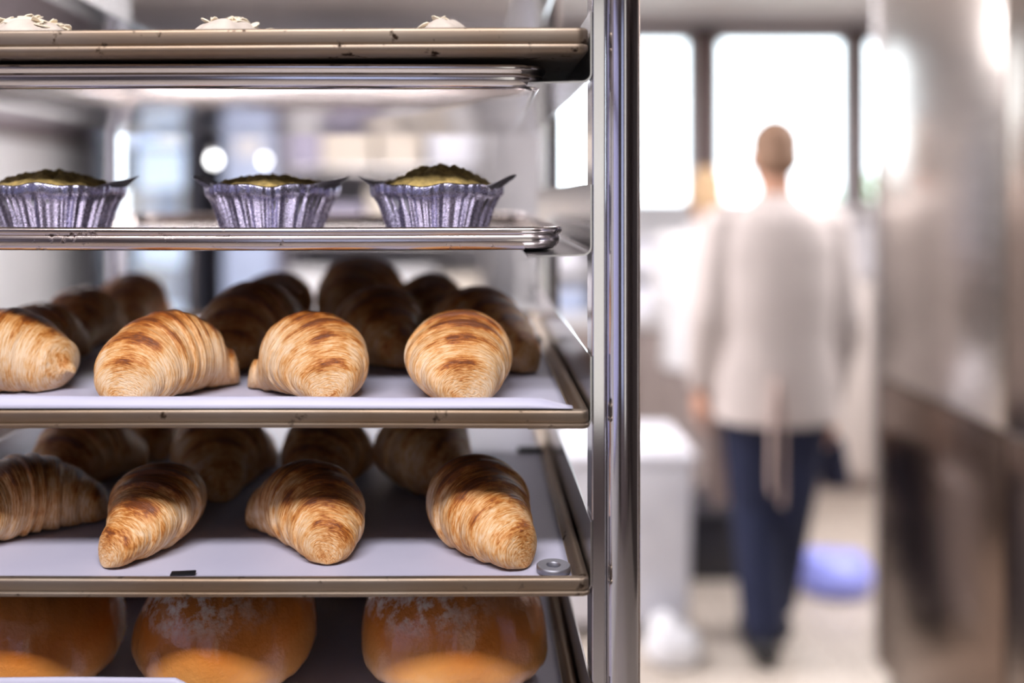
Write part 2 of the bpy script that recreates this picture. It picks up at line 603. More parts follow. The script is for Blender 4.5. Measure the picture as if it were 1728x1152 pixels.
# ceiling battens (fixtures); all but the first are added and unseen
batlab = ['white ceiling batten lamp directly above the front of the rack', 'added unseen ceiling batten lamp between the rack and the person',
          'added unseen ceiling batten lamp above the floor before the dark counter', 'added unseen ceiling batten lamp near the white-panelled left wall',
          'added unseen ceiling batten lamp over the sideboard side, beyond the steel cabinet']
for i, (x, y, p) in enumerate(BATTENS):
    dz = 0 if i == 0 else -.16
    t = thing('ceiling_lamp', batlab[i], 'lamp', (x, y, CEIL), 'ceiling batten lamps')
    box('housing', -.62, .62, -.13, .13, -.06 + dz, dz, M['white_paint'], t, bev=.004)
    box('diffuser', -.6, .6, -.10, .10, -.068 + dz, -.06 + dz, M['lamp'], t)
    if dz:
        for xx in (-.5, .5):
            tube('suspension_cord', [(xx, 0, dz), (xx, 0, 0)], .002, M['dark'], t, n=8)

# ---------------------------------------------------------------- the rack
SX0, SX1 = -0.487, 0.0895           # inner faces of the runner flanges
RY0, RY1 = 0.733, 1.345
rack = thing('tray_rack', 'tall polished steel bakery rack holding the baking pans, round upright at its front right', 'rack', (0, 0, 0))
POST_C = [(0.1153, 0.738), (0.1075, 1.345), (-0.5125, 0.738), (-0.5050, 1.345)]
for (px, py) in POST_C:
    tube('post', [(px, py, 0.10), (px, py, 1.84)], 0.0134, M['post'], rack, n=48)
# square inner uprights carrying the runners


def rsq(cx, cy, hx, hy, r, z0, z1, name, mat, parent, seg=12):
    pts = []
    for qx, qy, a0 in ((1, 1, 0), (-1, 1, 90), (-1, -1, 180), (1, -1, 270)):
        for k in range(seg + 1):
            a = math.radians(a0 + 90 * k / seg)
            pts.append((cx + qx * (hx - r) + r * math.cos(a), cy + qy * (hy - r) + r * math.sin(a)))
    n = len(pts)
    v = [(x, y, z) for z in (z0, z1) for x, y in pts]
    f = [(k, (k + 1) % n, n + (k + 1) % n, n + k) for k in range(n)] + [tuple(range(n))[::-1], tuple(range(n, 2 * n))]
    return link(name, fixn(mesh(name, v, f)), mat, parent, smooth=False)


for cx, hx in ((0.09640, .0052), (-0.4950, .0035)):
    rsq(cx, 0.751, hx, 0.016, 0.0012, 0.16, 1.80, 'mounting_bar', M['post'], rack)
    rsq(cx, 1.325, hx, 0.016, 0.0012, 0.16, 1.80, 'mounting_bar', M['post'], rack)
# frame bars top and bottom
for z in (1.825, 0.13):
    for (a, b_) in (((-.5125, .738), (.1153, .738)), ((-.505, 1.345), (.1075, 1.345)), ((-.5125, .738), (-.505, 1.345)), ((.1153, .738), (.1075, 1.345))):
        tube('frame_bar', [(a[0], a[1], z), (b_[0], b_[1], z)], 0.0125, M['post'], rack, n=24)
for i, (px, py) in enumerate(POST_C):
    cf = box('caster', px - .018, px + .018, py - .012, py + .012, .095, .11, M['runner'], rack, bev=.002)
    w_ = lathe('wheel', [(0.004, -0.012), (0.046, -0.012), (0.05, -0.008), (0.05, 0.008), (0.046, 0.012), (0.004, 0.012)], M['dark'], cf, n=32, loc=(px, py, 0.05))
    w_.rotation_euler = (0, PI / 2, 0)
LEDGE = [1.5885, 1.4550, 1.3225, 1.1955, 1.0700]


def runner(side, zl, name='runner'):
    """angle profile: upright flange with a rounded bend into a narrow ledge, 1.4 mm sheet"""
    H, Wd, t, r = 0.0535, 0.048, 0.0014, 0.006
    ip = [(0, H)]
    for k in range(7):
        a = math.radians(90 * k / 6)
        ip.append((-r + r * math.cos(a), r - r * math.sin(a)))
    ip.append((-Wd, -0.0012))
    op = []
    for i, (x, z) in enumerate(ip):
        if i == 0:
            op.append((x + t, z))
        elif i == len(ip) - 1:
            op.append((x, z - t))
        else:
            a = math.radians(90 * (i - 1) / 6)
            op.append((-r + (r + t) * math.cos(a), r - (r + t) * math.sin(a)))
    prof = ip + op[::-1]
    xo = SX1 if side > 0 else SX0
    v = []
    for y in (RY0, RY1 + .005):
        for (x, z) in prof:
            v.append((xo + side * x, y, zl + z))
    n = len(prof)
    f = [(k, (k + 1) % n, n + (k + 1) % n, n + k) for k in range(n)]
    m_ = len(ip)
    for base in (0, n):
        for i in range(m_ - 1):
            f.append((base + i, base + i + 1, base + n - 2 - i, base + n - 1 - i))
    o = link(name, fixn(mesh(name, v, f)), M['runner'], rack)
    smooth_by_angle(o, 35)
    return o


for zl in LEDGE + [1.5885 + .1335, .95, .82, .69, .56, .43, .30]:
    for s in (1, -1):
        runner(s, zl)

# ---------------------------------------------------------------- baking pans


def rrect(x0, x1, y0, y1, r, seg=8):
    pts = []
    for cx, cy, a0 in ((x1 - r, y1 - r, 0), (x0 + r, y1 - r, 90), (x0 + r, y0 + r, 180), (x1 - r, y0 + r, 270)):
        for k in range(seg + 1):
            a = math.radians(a0 + 90 * k / seg)
            pts.append((cx, cy, math.cos(a), math.sin(a)))
    return pts


def make_pan(x0, x1, y0, y1, zr, prof, corner, zfloor, thick, label, mat, group, bend=0.0):
    """pan as ONE mesh: profile (offset, dz from rim) swept round a rounded rectangle, floor inside and outside"""
    pts = rrect(x0, x1, y0, y1, corner)
    # subdivide long sides for gentle bend
    full = []
    for i, p in enumerate(pts):
        q = pts[(i + 1) % len(pts)]
        full.append((p[0] + p[2] * corner, p[1] + p[3] * corner, p[2], p[3]))
        a = Vector((p[0] + p[2] * corner, p[1] + p[3] * corner))
        b2 = Vector((q[0] + q[2] * corner, q[1] + q[3] * corner))
        if (b2 - a).length > 0.1:
            for k in range(1, 24):
                c = a.lerp(b2, k / 24)
                full.append((c.x, c.y, p[2], p[3]))
    v = []
    n = len(full)
    rnd = random.Random(int(zr * 1000))
    ph = rnd.uniform(0, 6)
    for (o, dz) in prof:
        for (x, y, nx, ny) in full:
            wob = 0.0004 * math.sin(x * 9 + ph)
            v.append((x + nx * o, y + ny * o, zr + dz + wob + bend * (x - x0)))
    f = []
    for i in range(len(prof) - 1):
        for k in range(n):
            k2 = (k + 1) % n
            f.append((i * n + k, i * n + k2, (i + 1) * n + k2, (i + 1) * n + k))
    f.append(tuple(range(n)))
    f.append(tuple((len(prof) - 1) * n + k for k in range(n))[::-1])
    me = fixn(mesh('baking_pan', v, f))
    o = link('baking_pan', me, mat)
    smooth_by_angle(o, 40)
    tag(o, label, 'baking pan', group)
    return o


PROF_A = lambda zf: [(-.013, zf), (-.0105, zf + .0004), (-.0075, -.0012), (-.0055, -.0002), (-.004, 0), (-.0012, -.0004), (-.0002, -.0014), (0, -.003), (0, -.0088), (-.0006, -.0096),
                     (-.0014, -.0100), (-.0004, -.0104), (.0006, -.0112), (.0008, -.0124), (.0002, -.0136), (-.0012, -.0143), (-.003, -.0143), (-.0045, -.0136), (-.0055, zf - .0012)]
PROF_TALL = lambda zf: [(-.016, zf), (-.013, zf + .0006), (-.0085, -.0014), (-.006, -.0002), (-.004, 0), (-.0012, -.0004), (-.0002, -.0014), (0, -.003), (0, -.0108), (-.0006, -.0118),
                        (-.0016, -.0124), (-.0004, -.0128), (.0004, -.0140), (.0002, -.0170), (-.002, -.0195), (-.0045, -.0205), (-.010, -.0208)]
PROF_DEEP = lambda zf: [(-.013, zf + .0015), (-.0105, zf + .0012), (-.0085, zf + .003), (-.0055, -.003), (-.005, -.0008), (-.0035, .0), (-.0015, -.0002), (-.0002, -.0014), (.0002, -.0032), (-.0006, -.0050),
                        (-.0022, -.0062), (-.0030, -.0072), (-.0022, -.0090), (-.0020, -.0120), (-.0034, -.0155), (-.0065, -.0182), (-.011, -.0192)]
GP = 'baking pans in the rack'
make_pan(SX0 + .002, SX1 - .0015, .7265, 1.345, 1.6265, PROF_TALL(-.0085), .010, 0, 0, 'top baking pan, brown-stained rim, carrying the almond-topped pastries', M['pan'], GP, bend=.004)
make_pan(SX0 + .004, .058, .7450, 1.335, 1.6035, PROF_DEEP(-.016), .028, 0, 0, 'shiny empty baking pan stacked directly under the top pan', M['pan_under'], GP)
make_pan(SX0 + .004, .0735, .7700, 1.340, 1.4745, PROF_DEEP(-.0155), .028, 0, 0, 'thin shiny baking pan carrying the foil tart cups', M['pan_shiny'], GP)
make_pan(SX0 + .002, SX1 - .0015, .7250, 1.345, 1.3368, PROF_A(-.0085), .006, 0, 0, 'worn baking pan with parchment under the upper, golden croissants', M['pan'], GP)
make_pan(SX0 + .002, SX1 - .0015, .7250, 1.345, 1.2085, PROF_A(-.0065), .006, 0, 0, 'worn baking pan under the lower, darker croissants, ring and magnet on it', M['pan'], GP)
make_pan(SX0 + .002, SX1 - .0015, .7250, 1.345, 1.0855, PROF_A(-.0085), .006, 0, 0, 'lowest baking pan in view, under the round glazed buns', M['pan'], GP)


def sheet(x0, x1, y0, y1, zf, flap_y, flap, label, seed, lip=0.0, nx=90, ny=74):
    """parchment: flat with small waves, front edge turned up by flap(x)"""
    rnd = random.Random(seed)
    ph = [rnd.uniform(0, 6) for _ in range(6)]
    v, f = [], []
    for j in range(ny + 1):
        if j <= 14:
            tj = (j / 14) * 0.035
        else:
            tj = 0.035 + (j - 14) / (ny - 14) * 0.965
        for i in range(nx + 1):
            x = x0 + (x1 - x0) * i / nx
            y = y0 + (y1 - y0) * tj
            z = zf + 0.0004 + 0.0003 * (math.sin(x * 40 + ph[0]) * math.sin(y * 23 + ph[1]))
            d = (y - y0) / flap_y
            fl = flap(x)
            if lip and d < .34:
                z += lip + (fl - lip) * math.sin(d / .34 * PI / 2)
            else:
                q = min(1, max(0, (d - (.34 if lip else 0)) / (1 - (.34 if lip else 0))))
                z += fl * (1 + math.cos(PI * q)) / 2
            v.append((x, y, z))
    for j in range(ny):
        for i in range(nx):
            a = j * (nx + 1) + i
            f.append((a, a + 1, a + nx + 2, a + nx + 1))
    o = link('parchment_sheet', mesh('parchment_sheet', v, f), M['paper'])
    md = o.modifiers.new('thick', 'SOLIDIFY')
    md.thickness = 0.0002
    tag(o, label, 'baking paper', 'parchment sheets on the pans')
    return o


def flap3(x):
    t = 0.0172 - 0.0020 * (x + .36) / .45
    e = min(1, max(0, (0.078 - x) / 0.032))
    return .0095 + (t - .0095) * (e * e * (3 - 2 * e)) * (1 + .04 * math.sin(x * 30))


sheet(-.477, .0755, .7256, 1.325, 1.3287, .020, flap3, 'white parchment under the upper croissants, front edge curled over the pan rim', 1, lip=.0088)
sheet(-.477, .0765, .7345, 1.325, 1.2024, .012, lambda x: .0028, 'white parchment lying flat under the lower, darker croissants', 2)


def flap5(x):
    e = min(1, max(0, (-0.185 - x) / 0.045))
    return .0095 + .041 * e ** .6 if e > 0 else .0095


sheet(-.477, .0765, .7256, 1.325, 1.0773, .028, flap5, 'white parchment under the round buns, its front edge curled up at left', 3, lip=.0088)

# ---------------------------------------------------------------- croissants


def croissant_mesh(seed, L=0.145, R=0.043, bend=0.9, flat=0.86, tip=0.30, nshell=7, pw=1.7, ns=230, nt_=112, lift0=0.0, skew=0.0, nub=None, step=1.25):
    """rolled dough: telescoping shells along a bent spine; rests on z = 0"""
    rnd = random.Random(seed)
        # shell boundaries on s in [-1,1]
    inner = 0.17
    half = (nshell - 1) // 2
    bd = []
    for sd in (-1, 1):
        acc = inner * rnd.uniform(.85, 1.2)
        lst = [acc]
        rem = (0.97 - acc)
        ws = [rnd.uniform(.8, 1.25) for _ in range(half)]
        tot = sum(ws)
        for w_ in ws:
            acc += rem * w_ / tot
            lst.append(acc)
        bd.append(lst)
    phs = [rnd.uniform(0, 2 * PI) for _ in range(8)]
    verts, cs, cr, ct, ca = [], [], [], [], []
    beta = bend
    rho = L / (2 * beta) if beta > 1e-3 else None

    def env(aa):
        a = min(1, abs(aa))
        body = (1 - a ** pw)
        e = tip + (1 - tip) * body
        # round closing at the tip
        if nub and aa * nub[0] > 0:
            k = min(1, max(0, (a - nub[1] + .10) / .16))
            k = k * k * (3 - 2 * k)
            e = e * (1 - k) + nub[2] * k
        c = 0.075 if not (nub and aa * nub[0] > 0) else .12
        if a > 1 - c:
            q = (a - (1 - c)) / c
            e *= math.sqrt(max(0.0, 1 - q * q))
        return e

    for i in range(ns + 1):
        # denser rows at the tips
        u = -1 + 2 * i / ns
        s = math.sin(u * PI / 2) * 0.35 + u * 0.65
        for j in range(nt_):
            th = 2 * PI * j / nt_           # th = pi/2 is up
            ss = s + 0.035 * math.sin(th + phs[0]) * (1 - abs(s)) + 0.018 * math.sin(2 * th + phs[1]) + skew * math.cos(th) * (1 - s * s)
            sd = 0 if ss < 0 else 1
            a = abs(ss)
            lst = bd[sd]
            lo = 0.0
            pos = 0
            hi = lst[0]
            k = 0
            for k, q in enumerate(lst):
                if a < q:
                    hi = q
                    break
                lo = q
            else:
                lo, hi = lst[-1], 1.02
            if k == 0 and a < lst[0]:
                pos = a / lst[0]
            else:
                pos = (a - lo) / max(1e-4, hi - lo)
            pos = min(1, max(0, pos))
            # each shell is fullest just before its outer edge then drops to the next one
            bump = 0.050 * math.sin(min(1, pos / 0.80) * PI / 2) if pos < .80 else 0.050 * (1 - ((pos - .80) / .20) ** 1.5)
            e = env(s)
            fade = min(1, (1 - abs(s)) / 0.10)
            lump = 0.025 * math.sin(3 * th + phs[2] + 2 * s) + 0.02 * math.sin(2 * th + phs[3] - 3 * s) + 0.015 * math.sin(5 * s * 2 + phs[4])
            r = R * e * (1 + (bump * step + lump) * fade - 0.015)
            # fine layer lines
            r += 0.00022 * fade * math.sin(ss * 120 + 2 * math.sin(th * 2 + phs[5]) + 3 * math.sin(ss * 9 + phs[6]))
            oy = r * math.cos(th)
            oz = r * math.sin(th) * flat
            base = R * e * flat
            zc = base * 0.93
            z = zc + oz
            if nub and len(nub) > 3 and s * nub[0] > 0:
                kk = min(1, max(0, (abs(s) - nub[1] + .22) / .30))
                z += nub[3] * kk * kk * (3 - 2 * kk)
            zmin = 0.0
            if z < 0.0022:
                z = 0.0022 * math.exp((z - 0.0022) / 0.004) if z < 0.0022 else z
            if rho:
                ph = beta * s
                cx, cy = rho * math.sin(ph), rho * (math.cos(ph) - (1 + math.cos(beta)) / 2)
                nx, ny = math.sin(ph), math.cos(ph)
            else:
                cx, cy, nx, ny = s * L / 2, 0, 0, 1
            verts.append((cx + nx * oy, cy + ny * oy, z + lift0))
            rt = R * env(math.copysign(0.90, s))
            spn = math.atan2(-math.cos(th), math.sin(th)) / (2 * PI) * .05
            cap = max(0.0, rt - r) if abs(s) > .90 else 0.0
            cs.append(ss + math.copysign(cap / (L / 2), s) + spn)
            crest = math.exp(-((pos - 0.72) / 0.16) ** 2)
            cr.append(crest * (1 if a > 0.03 else .5))
            up = max(0, math.sin(th))
            ct.append(up * (0.35 + 0.65 * e))
            ca.append((2.3 * math.cos(th), 2.3 * math.sin(th), 0))
    faces = []
    for i in range(ns):
        for j in range(nt_):
            j2 = (j + 1) % nt_
            faces.append((i * nt_ + j, i * nt_ + j2, (i + 1) * nt_ + j2, (i + 1) * nt_ + j))
    me = mesh('croissant', verts, faces)
    for nm, arr in (('cs', cs), ('cr', cr), ('ct', ct)):
        at = me.attributes.new(nm, 'FLOAT', 'POINT')
        at.data.foreach_set('value', arr)
    at = me.attributes.new('ca', 'FLOAT_VECTOR', 'POINT')
    at.data.foreach_set('vector', [c for t in ca for c in t])
    bm = bmesh.new()
    bm.from_mesh(me)
    bmesh.ops.recalc_face_normals(bm, faces=bm.faces)
    bm.to_mesh(me)
    bm.free()
    return me


Z3, Z4, Z5 = 1.3295, 1.2032, 1.0782
GU = 'croissants on the upper croissant pan'
GL_ = 'croissants on the lower croissant pan'


def px2x(px, Y):
    return (px - 800) * Y / FPX


def croissant(px, Y, z, yaw, label, group, dark=False, **kw):
    me = croissant_mesh(**kw)
    o = link('croissant', me, M['croissant_dark'] if dark else M['croissant'])
    o.location = (px2x(px, Y), Y, z)
    o.rotation_euler = (0, 0, math.radians(yaw))
    tag(o, label, 'croissant', group)
    return o


# front row, upper pan
croissant(0, .835, Z3, 2, 'golden croissant cut by the left edge of the photo, small curled tip pointing right', GU, seed=11, L=.142, R=.0430, bend=.50, tip=.22, pw=1.9, nub=(1, .86, .12, .016))
croissant(299, .822, Z3, 54, 'golden croissant second from left on the upper croissant pan, tip at its lower left', GU, seed=12, L=.130, R=.0440, bend=.70, tip=.42, pw=2.2, flat=.80, nub=(1, .80, .46), nshell=7)
croissant(502, .820, Z3, -40, 'golden croissant on the upper pan, third from the left, spiral tip turned to the right', GU, seed=13, L=.122, R=.0440, bend=.9, tip=.34, pw=2.2, flat=.80, nub=(-1, .80, .36), nshell=7)
croissant(788, .828, Z3, 86, 'golden croissant on the upper pan nearest the steel post, tip pointing at the camera', GU, seed=14, L=.142, R=.0455, bend=.4, tip=.44, pw=1.9, flat=.78, nshell=7)
# front row, lower pan
croissant(48, .838, Z4, 44, 'dark-baked croissant on the lower pan cut by the left edge, tip at lower left', GL_, True, seed=21, nshell=7, step=1.9, L=.142, R=.0400, bend=.7, tip=.34, pw=1.7)
croissant(240, .826, Z4, -84, 'dark-baked croissant on the lower pan, second from left, tip left of the black magnet', GL_, True, seed=22, nshell=7, step=1.9, L=.150, R=.0375, bend=.75, tip=.34, pw=1.6)
croissant(502, .818, Z4, -48, 'dark-baked croissant on the lower pan, third from the left, spiral tip at lower right', GL_, True, seed=23, nshell=7, step=1.9, L=.138, R=.0395, bend=.7, tip=.38, pw=1.7)
croissant(824, .822, Z4, 106, 'dark-baked croissant on the lower pan nearest the post, tip beside the metal ring', GL_, True, seed=24, nshell=7, step=1.9, L=.150, R=.0425, bend=.55, tip=.36, pw=1.6)
# rows behind: copies share meshes of four kinds
protos = [croissant_mesh(seed=40 + k, L=.145, R=.043 + .001 * k, bend=.5 + .15 * k, tip=.34, ns=120, nt_=64) for k in range(4)]


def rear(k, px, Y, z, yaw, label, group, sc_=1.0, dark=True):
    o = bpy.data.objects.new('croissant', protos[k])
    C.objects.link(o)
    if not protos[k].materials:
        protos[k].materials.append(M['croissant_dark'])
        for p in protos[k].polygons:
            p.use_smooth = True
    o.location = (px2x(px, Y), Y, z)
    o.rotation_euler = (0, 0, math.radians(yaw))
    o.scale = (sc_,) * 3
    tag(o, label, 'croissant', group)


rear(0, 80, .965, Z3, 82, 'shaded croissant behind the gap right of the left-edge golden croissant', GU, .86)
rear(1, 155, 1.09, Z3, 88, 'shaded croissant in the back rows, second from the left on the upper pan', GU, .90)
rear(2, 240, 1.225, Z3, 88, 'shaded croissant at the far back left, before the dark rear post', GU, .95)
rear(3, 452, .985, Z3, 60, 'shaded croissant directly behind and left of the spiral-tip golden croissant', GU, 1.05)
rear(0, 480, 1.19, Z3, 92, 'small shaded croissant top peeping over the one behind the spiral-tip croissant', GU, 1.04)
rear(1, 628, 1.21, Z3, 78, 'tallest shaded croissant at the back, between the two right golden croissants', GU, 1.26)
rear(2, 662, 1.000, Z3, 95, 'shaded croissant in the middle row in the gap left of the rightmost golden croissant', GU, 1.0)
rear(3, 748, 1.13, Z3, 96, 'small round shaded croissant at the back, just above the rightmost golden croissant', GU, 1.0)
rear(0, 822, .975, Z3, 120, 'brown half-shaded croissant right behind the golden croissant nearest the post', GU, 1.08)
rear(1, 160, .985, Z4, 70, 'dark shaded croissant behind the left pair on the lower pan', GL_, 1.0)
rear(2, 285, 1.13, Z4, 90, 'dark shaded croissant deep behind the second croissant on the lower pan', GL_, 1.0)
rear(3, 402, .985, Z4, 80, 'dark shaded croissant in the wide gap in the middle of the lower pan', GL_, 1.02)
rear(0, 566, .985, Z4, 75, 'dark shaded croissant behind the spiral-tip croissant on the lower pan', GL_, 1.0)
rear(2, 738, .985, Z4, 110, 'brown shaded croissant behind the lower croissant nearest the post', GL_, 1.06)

# ---------------------------------------------------------------- glazed buns


def bun_mesh(seed, rx, ry, h, point=0.0, powder=(0, 0), ns=120, nt_=140):
    rnd = random.Random(seed)
    ph = [rnd.uniform(0, 6.3) for _ in range(8)]
    v, ct, cp, f = [], [], [], []
    for i in range(ns + 1):
        lat = -PI / 2 + PI * i / ns
        for j in range(nt_):
            th = 2 * PI * j / nt_
            cl = math.cos(lat)
            sl = math.sin(lat)
            k = abs(cl) ** (0.74 if lat > 0 else .48)
            lump = 1 + .02 * math.sin(2 * th + ph[0]) + .015 * math.sin(3 * th + ph[1] + lat * 2) + .008 * math.sin(7 * th + ph[2]) * math.sin(5 * lat + ph[3])
            x = rx * k * math.cos(th) * lump
            y = ry * k * math.sin(th) * lump
            if point:
                d = math.exp(-((th - PI) / .32) ** 2) * math.exp(-((lat + .05) / .45) ** 2)
                x -= point * d
            z = sl * (abs(sl) ** -0.12 if abs(sl) > 1e-3 else 1)
            z = h * (0.28 + 0.72 * z * lump) if z > 0 else h * 0.28 * (1 + max(-1, z * 1.05))
            z += .0009 * math.sin(40 * x * 8 + ph[4]) * math.sin(35 * y * 6 + ph[5])
            v.append((x, y, max(z, 0.0005)))
            ct.append(max(0, min(1, z / h * 1.25)) * .66 - .05)
            dx, dy = (x / rx - powder[0]), (y / ry - powder[1])
            cp.append(max(0, min(1, (z / h - .55) / .15)) * max(0, min(1, 1.6 - 1.5 * math.hypot(dx, dy))))
    for i in range(ns):
        for j in range(nt_):
            j2 = (j + 1) % nt_
            f.append((i * nt_ + j, i * nt_ + j2, (i + 1) * nt_ + j2, (i + 1) * nt_ + j))
    me = mesh('bun', v, f)
    for nm, arr in (('ct', ct), ('cp', cp)):
        at = me.attributes.new(nm, 'FLOAT', 'POINT')
        at.data.foreach_set('value', arr)
    return fixn(me)


def bun(px, Y, label, seed, rx, ry, h, point=0, powder=(0, 0), yaw=0):
    o = link('glazed_bun', bun_mesh(seed, rx, ry, h, point, powder), M['bun'])
    o.location = (px2x(px, Y), Y, Z5)
    o.rotation_euler = (0, 0, yaw)
    tag(o, label, 'bun', 'glazed buns on the lowest pan')
    return o


bun(76, .845, 'large brown glazed bun on the lowest pan cut by the left edge', 1, .0655, .074, .100, powder=(-.6, .5))
bun(386, .845, 'large glazed bun in the middle of the lowest pan, pointed at its left end', 2, .0765, .075, .103, point=.009, powder=(-.35, -.35))
bun(768, .845, 'large glazed bun on the lowest pan nearest the post, powdery patch on top', 3, .0805, .075, .104, powder=(-.5, -.3))
bun(830, 1.06, 'orange bun half hidden behind the bun nearest the post', 4, .058, .058, .088)
bun(590, 1.04, 'shaded bun in the gap behind the two right buns', 5, .065, .058, .088)
bun(225, 1.04, 'shaded bun in the gap behind the two left buns', 6, .065, .058, .088)

# ---------------------------------------------------------------- foil tart cups


def tart(px, Y, z, label, seed, rz=0.0, top_shift=0.0, mound=0.018):
    rnd = random.Random(seed)
    t = thing('foil_tart', label, 'tart', (px2x(px, Y), Y, z), 'foil cup tarts on the thin pan', rz)
    n = 288
    prof = [(.010, .0005), (.038, .0005), (.0425, .002), (.0455, .012), (.0495, .024), (.0535, .034), (.0565, .0385), (.0590, .0395), (.0600, .0420), (.0604, .0475), (.0598, .0490), (.0590, .0475)]
    v, f = [], []
    ph = [rnd.uniform(0, 6) for _ in range(6)]
    for i, (r, zz) in enumerate(prof):
        amp = 0.0 if i < 2 else (.0017 if i < 7 else .0008)
        for k in range(n):
            a = 2 * PI * k / n
            w_ = math.sin(a * 40 + 2.4 * math.sin(a * 3 + ph[0]) + 1.6 * math.sin(a * 8 + ph[5]) + ph[1]) * (.75 + .5 * math.sin(a * 13 + ph[4]))
            rr = r + amp * w_ + (.0018 * math.sin(3 * a + ph[2]) + .0010 * math.sin(7 * a + ph[3])) * (zz / .049)
            v.append((rr * math.cos(a), rr * math.sin(a), zz + (.0012 * math.sin(5 * a + ph[4]) + .0008 * math.sin(11 * a)) * (zz / .049)))
    for i in range(len(prof) - 1):
        for k in range(n):
            k2 = (k + 1) % n
            f.append((i * n + k, i * n + k2, (i + 1) * n + k2, (i + 1) * n + k))
    f.append(tuple(range(n))[::-1])
    cup = link('foil_cup', fixn(mesh('foil_cup', v, f)), M['foil'], t)
    md = cup.modifiers.new('thick', 'SOLIDIFY')
    md.thickness = .0004
    # paper liner with four corners flaring out over the rim
    v, f = [], []
    n2, rows = 96, 10
    for i in range(rows + 1):
        q = i / rows
        for k in range(n2):
            a = 2 * PI * k / n2
            corner = abs(math.cos(a)) ** 8
            r0 = .0415 + .0165 * min(1, q / .45)
            ext = max(0, (q - .45) / .55)
            r = r0 + ext * .015 * corner - .004 * (1 - corner) * ext
            zz = .012 + .034 * min(1, q / .45) + ext * (.012 * corner) + ext * .001 * math.sin(9 * a)
            v.append((r * math.cos(a), r * math.sin(a), zz))
    for i in range(rows):
        for k in range(n2):
            k2 = (k + 1) % n2
            f.append((i * n2 + k, i * n2 + k2, (i + 1) * n2 + k2, (i + 1) * n2 + k))
    ln = link('paper_liner', mesh('paper_liner', v, f), M['liner'], t)
    md = ln.modifiers.new('thick', 'SOLIDIFY')
    md.thickness = .0003
    # topping
    v, f = [], []
    nr, na = 40, 120
    for i in range(nr + 1):
        q = i / nr
        for k in range(na):
            a = 2 * PI * k / na
            r = .0555 * q
            x, y = r * math.cos(a), r * math.sin(a)
            dd = math.hypot(x / .03 - top_shift, y / .03)
            hh = .0495 * (1 - .06 * q ** 8) + mound * math.exp(-dd * dd * .45) * (1 - q ** 4)
            hh += (1 - q ** 6) * (.0042 * mnoise.noise(Vector((x * 110 + seed * 7, y * 110, 1.3))) + .0022 * mnoise.noise(Vector((x * 330, y * 330 + seed, 4.1))))
            v.append((x, y, hh))
    for i in range(nr):
        for k in range(na):
            k2 = (k + 1) % na
            f.append((i * na + k, i * na + k2, (i + 1) * na + k2, (i + 1) * na + k))
    link('crumble_topping', mesh('crumble_topping', v, f), M['green'], t)['label'] = 'lumpy olive-green topping'
    return t


Z2 = 1.4605
tart(97, .868, Z2, 'foil cup tart with low green topping, leftmost on the thin pan', 1, .12, -.2, .012)
tart(458, .872, Z2, 'blurred foil cup tart in the middle of the thin pan', 2, -.1, 0, .008)
tart(737, .866, Z2, 'foil cup tart nearest the post, green topping heaped highest', 3, 3.0, -.15, .017)

# ---------------------------------------------------------------- almond pastries on the top pan


def almond_pastry(px, Y, label, seed, sx, h, nfl):
    rnd = random.Random(seed)
    t = thing('almond_pastry', label, 'pastry', (px2x(px, Y), Y, 1.6183), 'almond pastries on the top pan')
    me = bun_mesh(seed, sx, .045, h, 0, (0, 0), 60, 80)
    for vv in me.vertices:
        vv.co.z += .0022 * math.sin(vv.co.x * 160 + seed) * math.sin(vv.co.y * 140) * (vv.co.z / h)
        vv.co.z *= 1 - .35 * abs(vv.co.x / sx) ** 1.5
    link('pastry_body', me, M['cream_dough'], t)
    v, f = [], []
    for q in range(nfl):
        a = rnd.uniform(0, 2 * PI)
        rr = rnd.uniform(0, .8)
        x, y = sx * rr * math.cos(a), .040 * rr * math.sin(a)
        zz = h * (.40 + .60 * math.sqrt(max(0, 1 - rr * rr))) * (1 - .35 * abs(x / sx) ** 1.5) + .0015
        R_ = Matrix.Rotation(rnd.uniform(0, 6), 4, 'Z') @ Matrix.Rotation(rnd.uniform(-.6, .6), 4, 'X') @ Matrix.Rotation(rnd.uniform(-.6, .6), 4, 'Y')
        b0 = len(v)
        n = 10
        L_, W_ = rnd.uniform(.006, .009), rnd.uniform(.003, .0045)
        for s in (0, 1):
            for k in range(n):
                an = 2 * PI * k / n
                p = R_ @ Vector((L_ * math.cos(an), W_ * math.sin(an) * (1 - .3 * math.cos(an)), .0009 * s))
                v.append((x + p.x, y + p.y, zz + p.z))
        f.append(tuple(b0 + k for k in range(n))[::-1])
        f.append(tuple(b0 + n + k for k in range(n)))
        for k in range(n):
            k2 = (k + 1) % n
            f.append((b0 + k, b0 + k2, b0 + n + k2, b0 + n + k))
    fl = link('flaked_almonds', mesh('flaked_almonds', v, f), M['almond'], t, smooth=False)
    fl['kind'] = 'stuff'


almond_pastry(55, .815, 'almond-topped pastry at the left end of the top pan', 51, .047, .0300, 46)
almond_pastry(392, .820, 'almond-topped pastry in the middle of the top pan', 52, .040, .0310, 30)
almond_pastry(750, .830, 'smooth pale pastry at the right end of the top pan', 53, .034, .0325, 6)

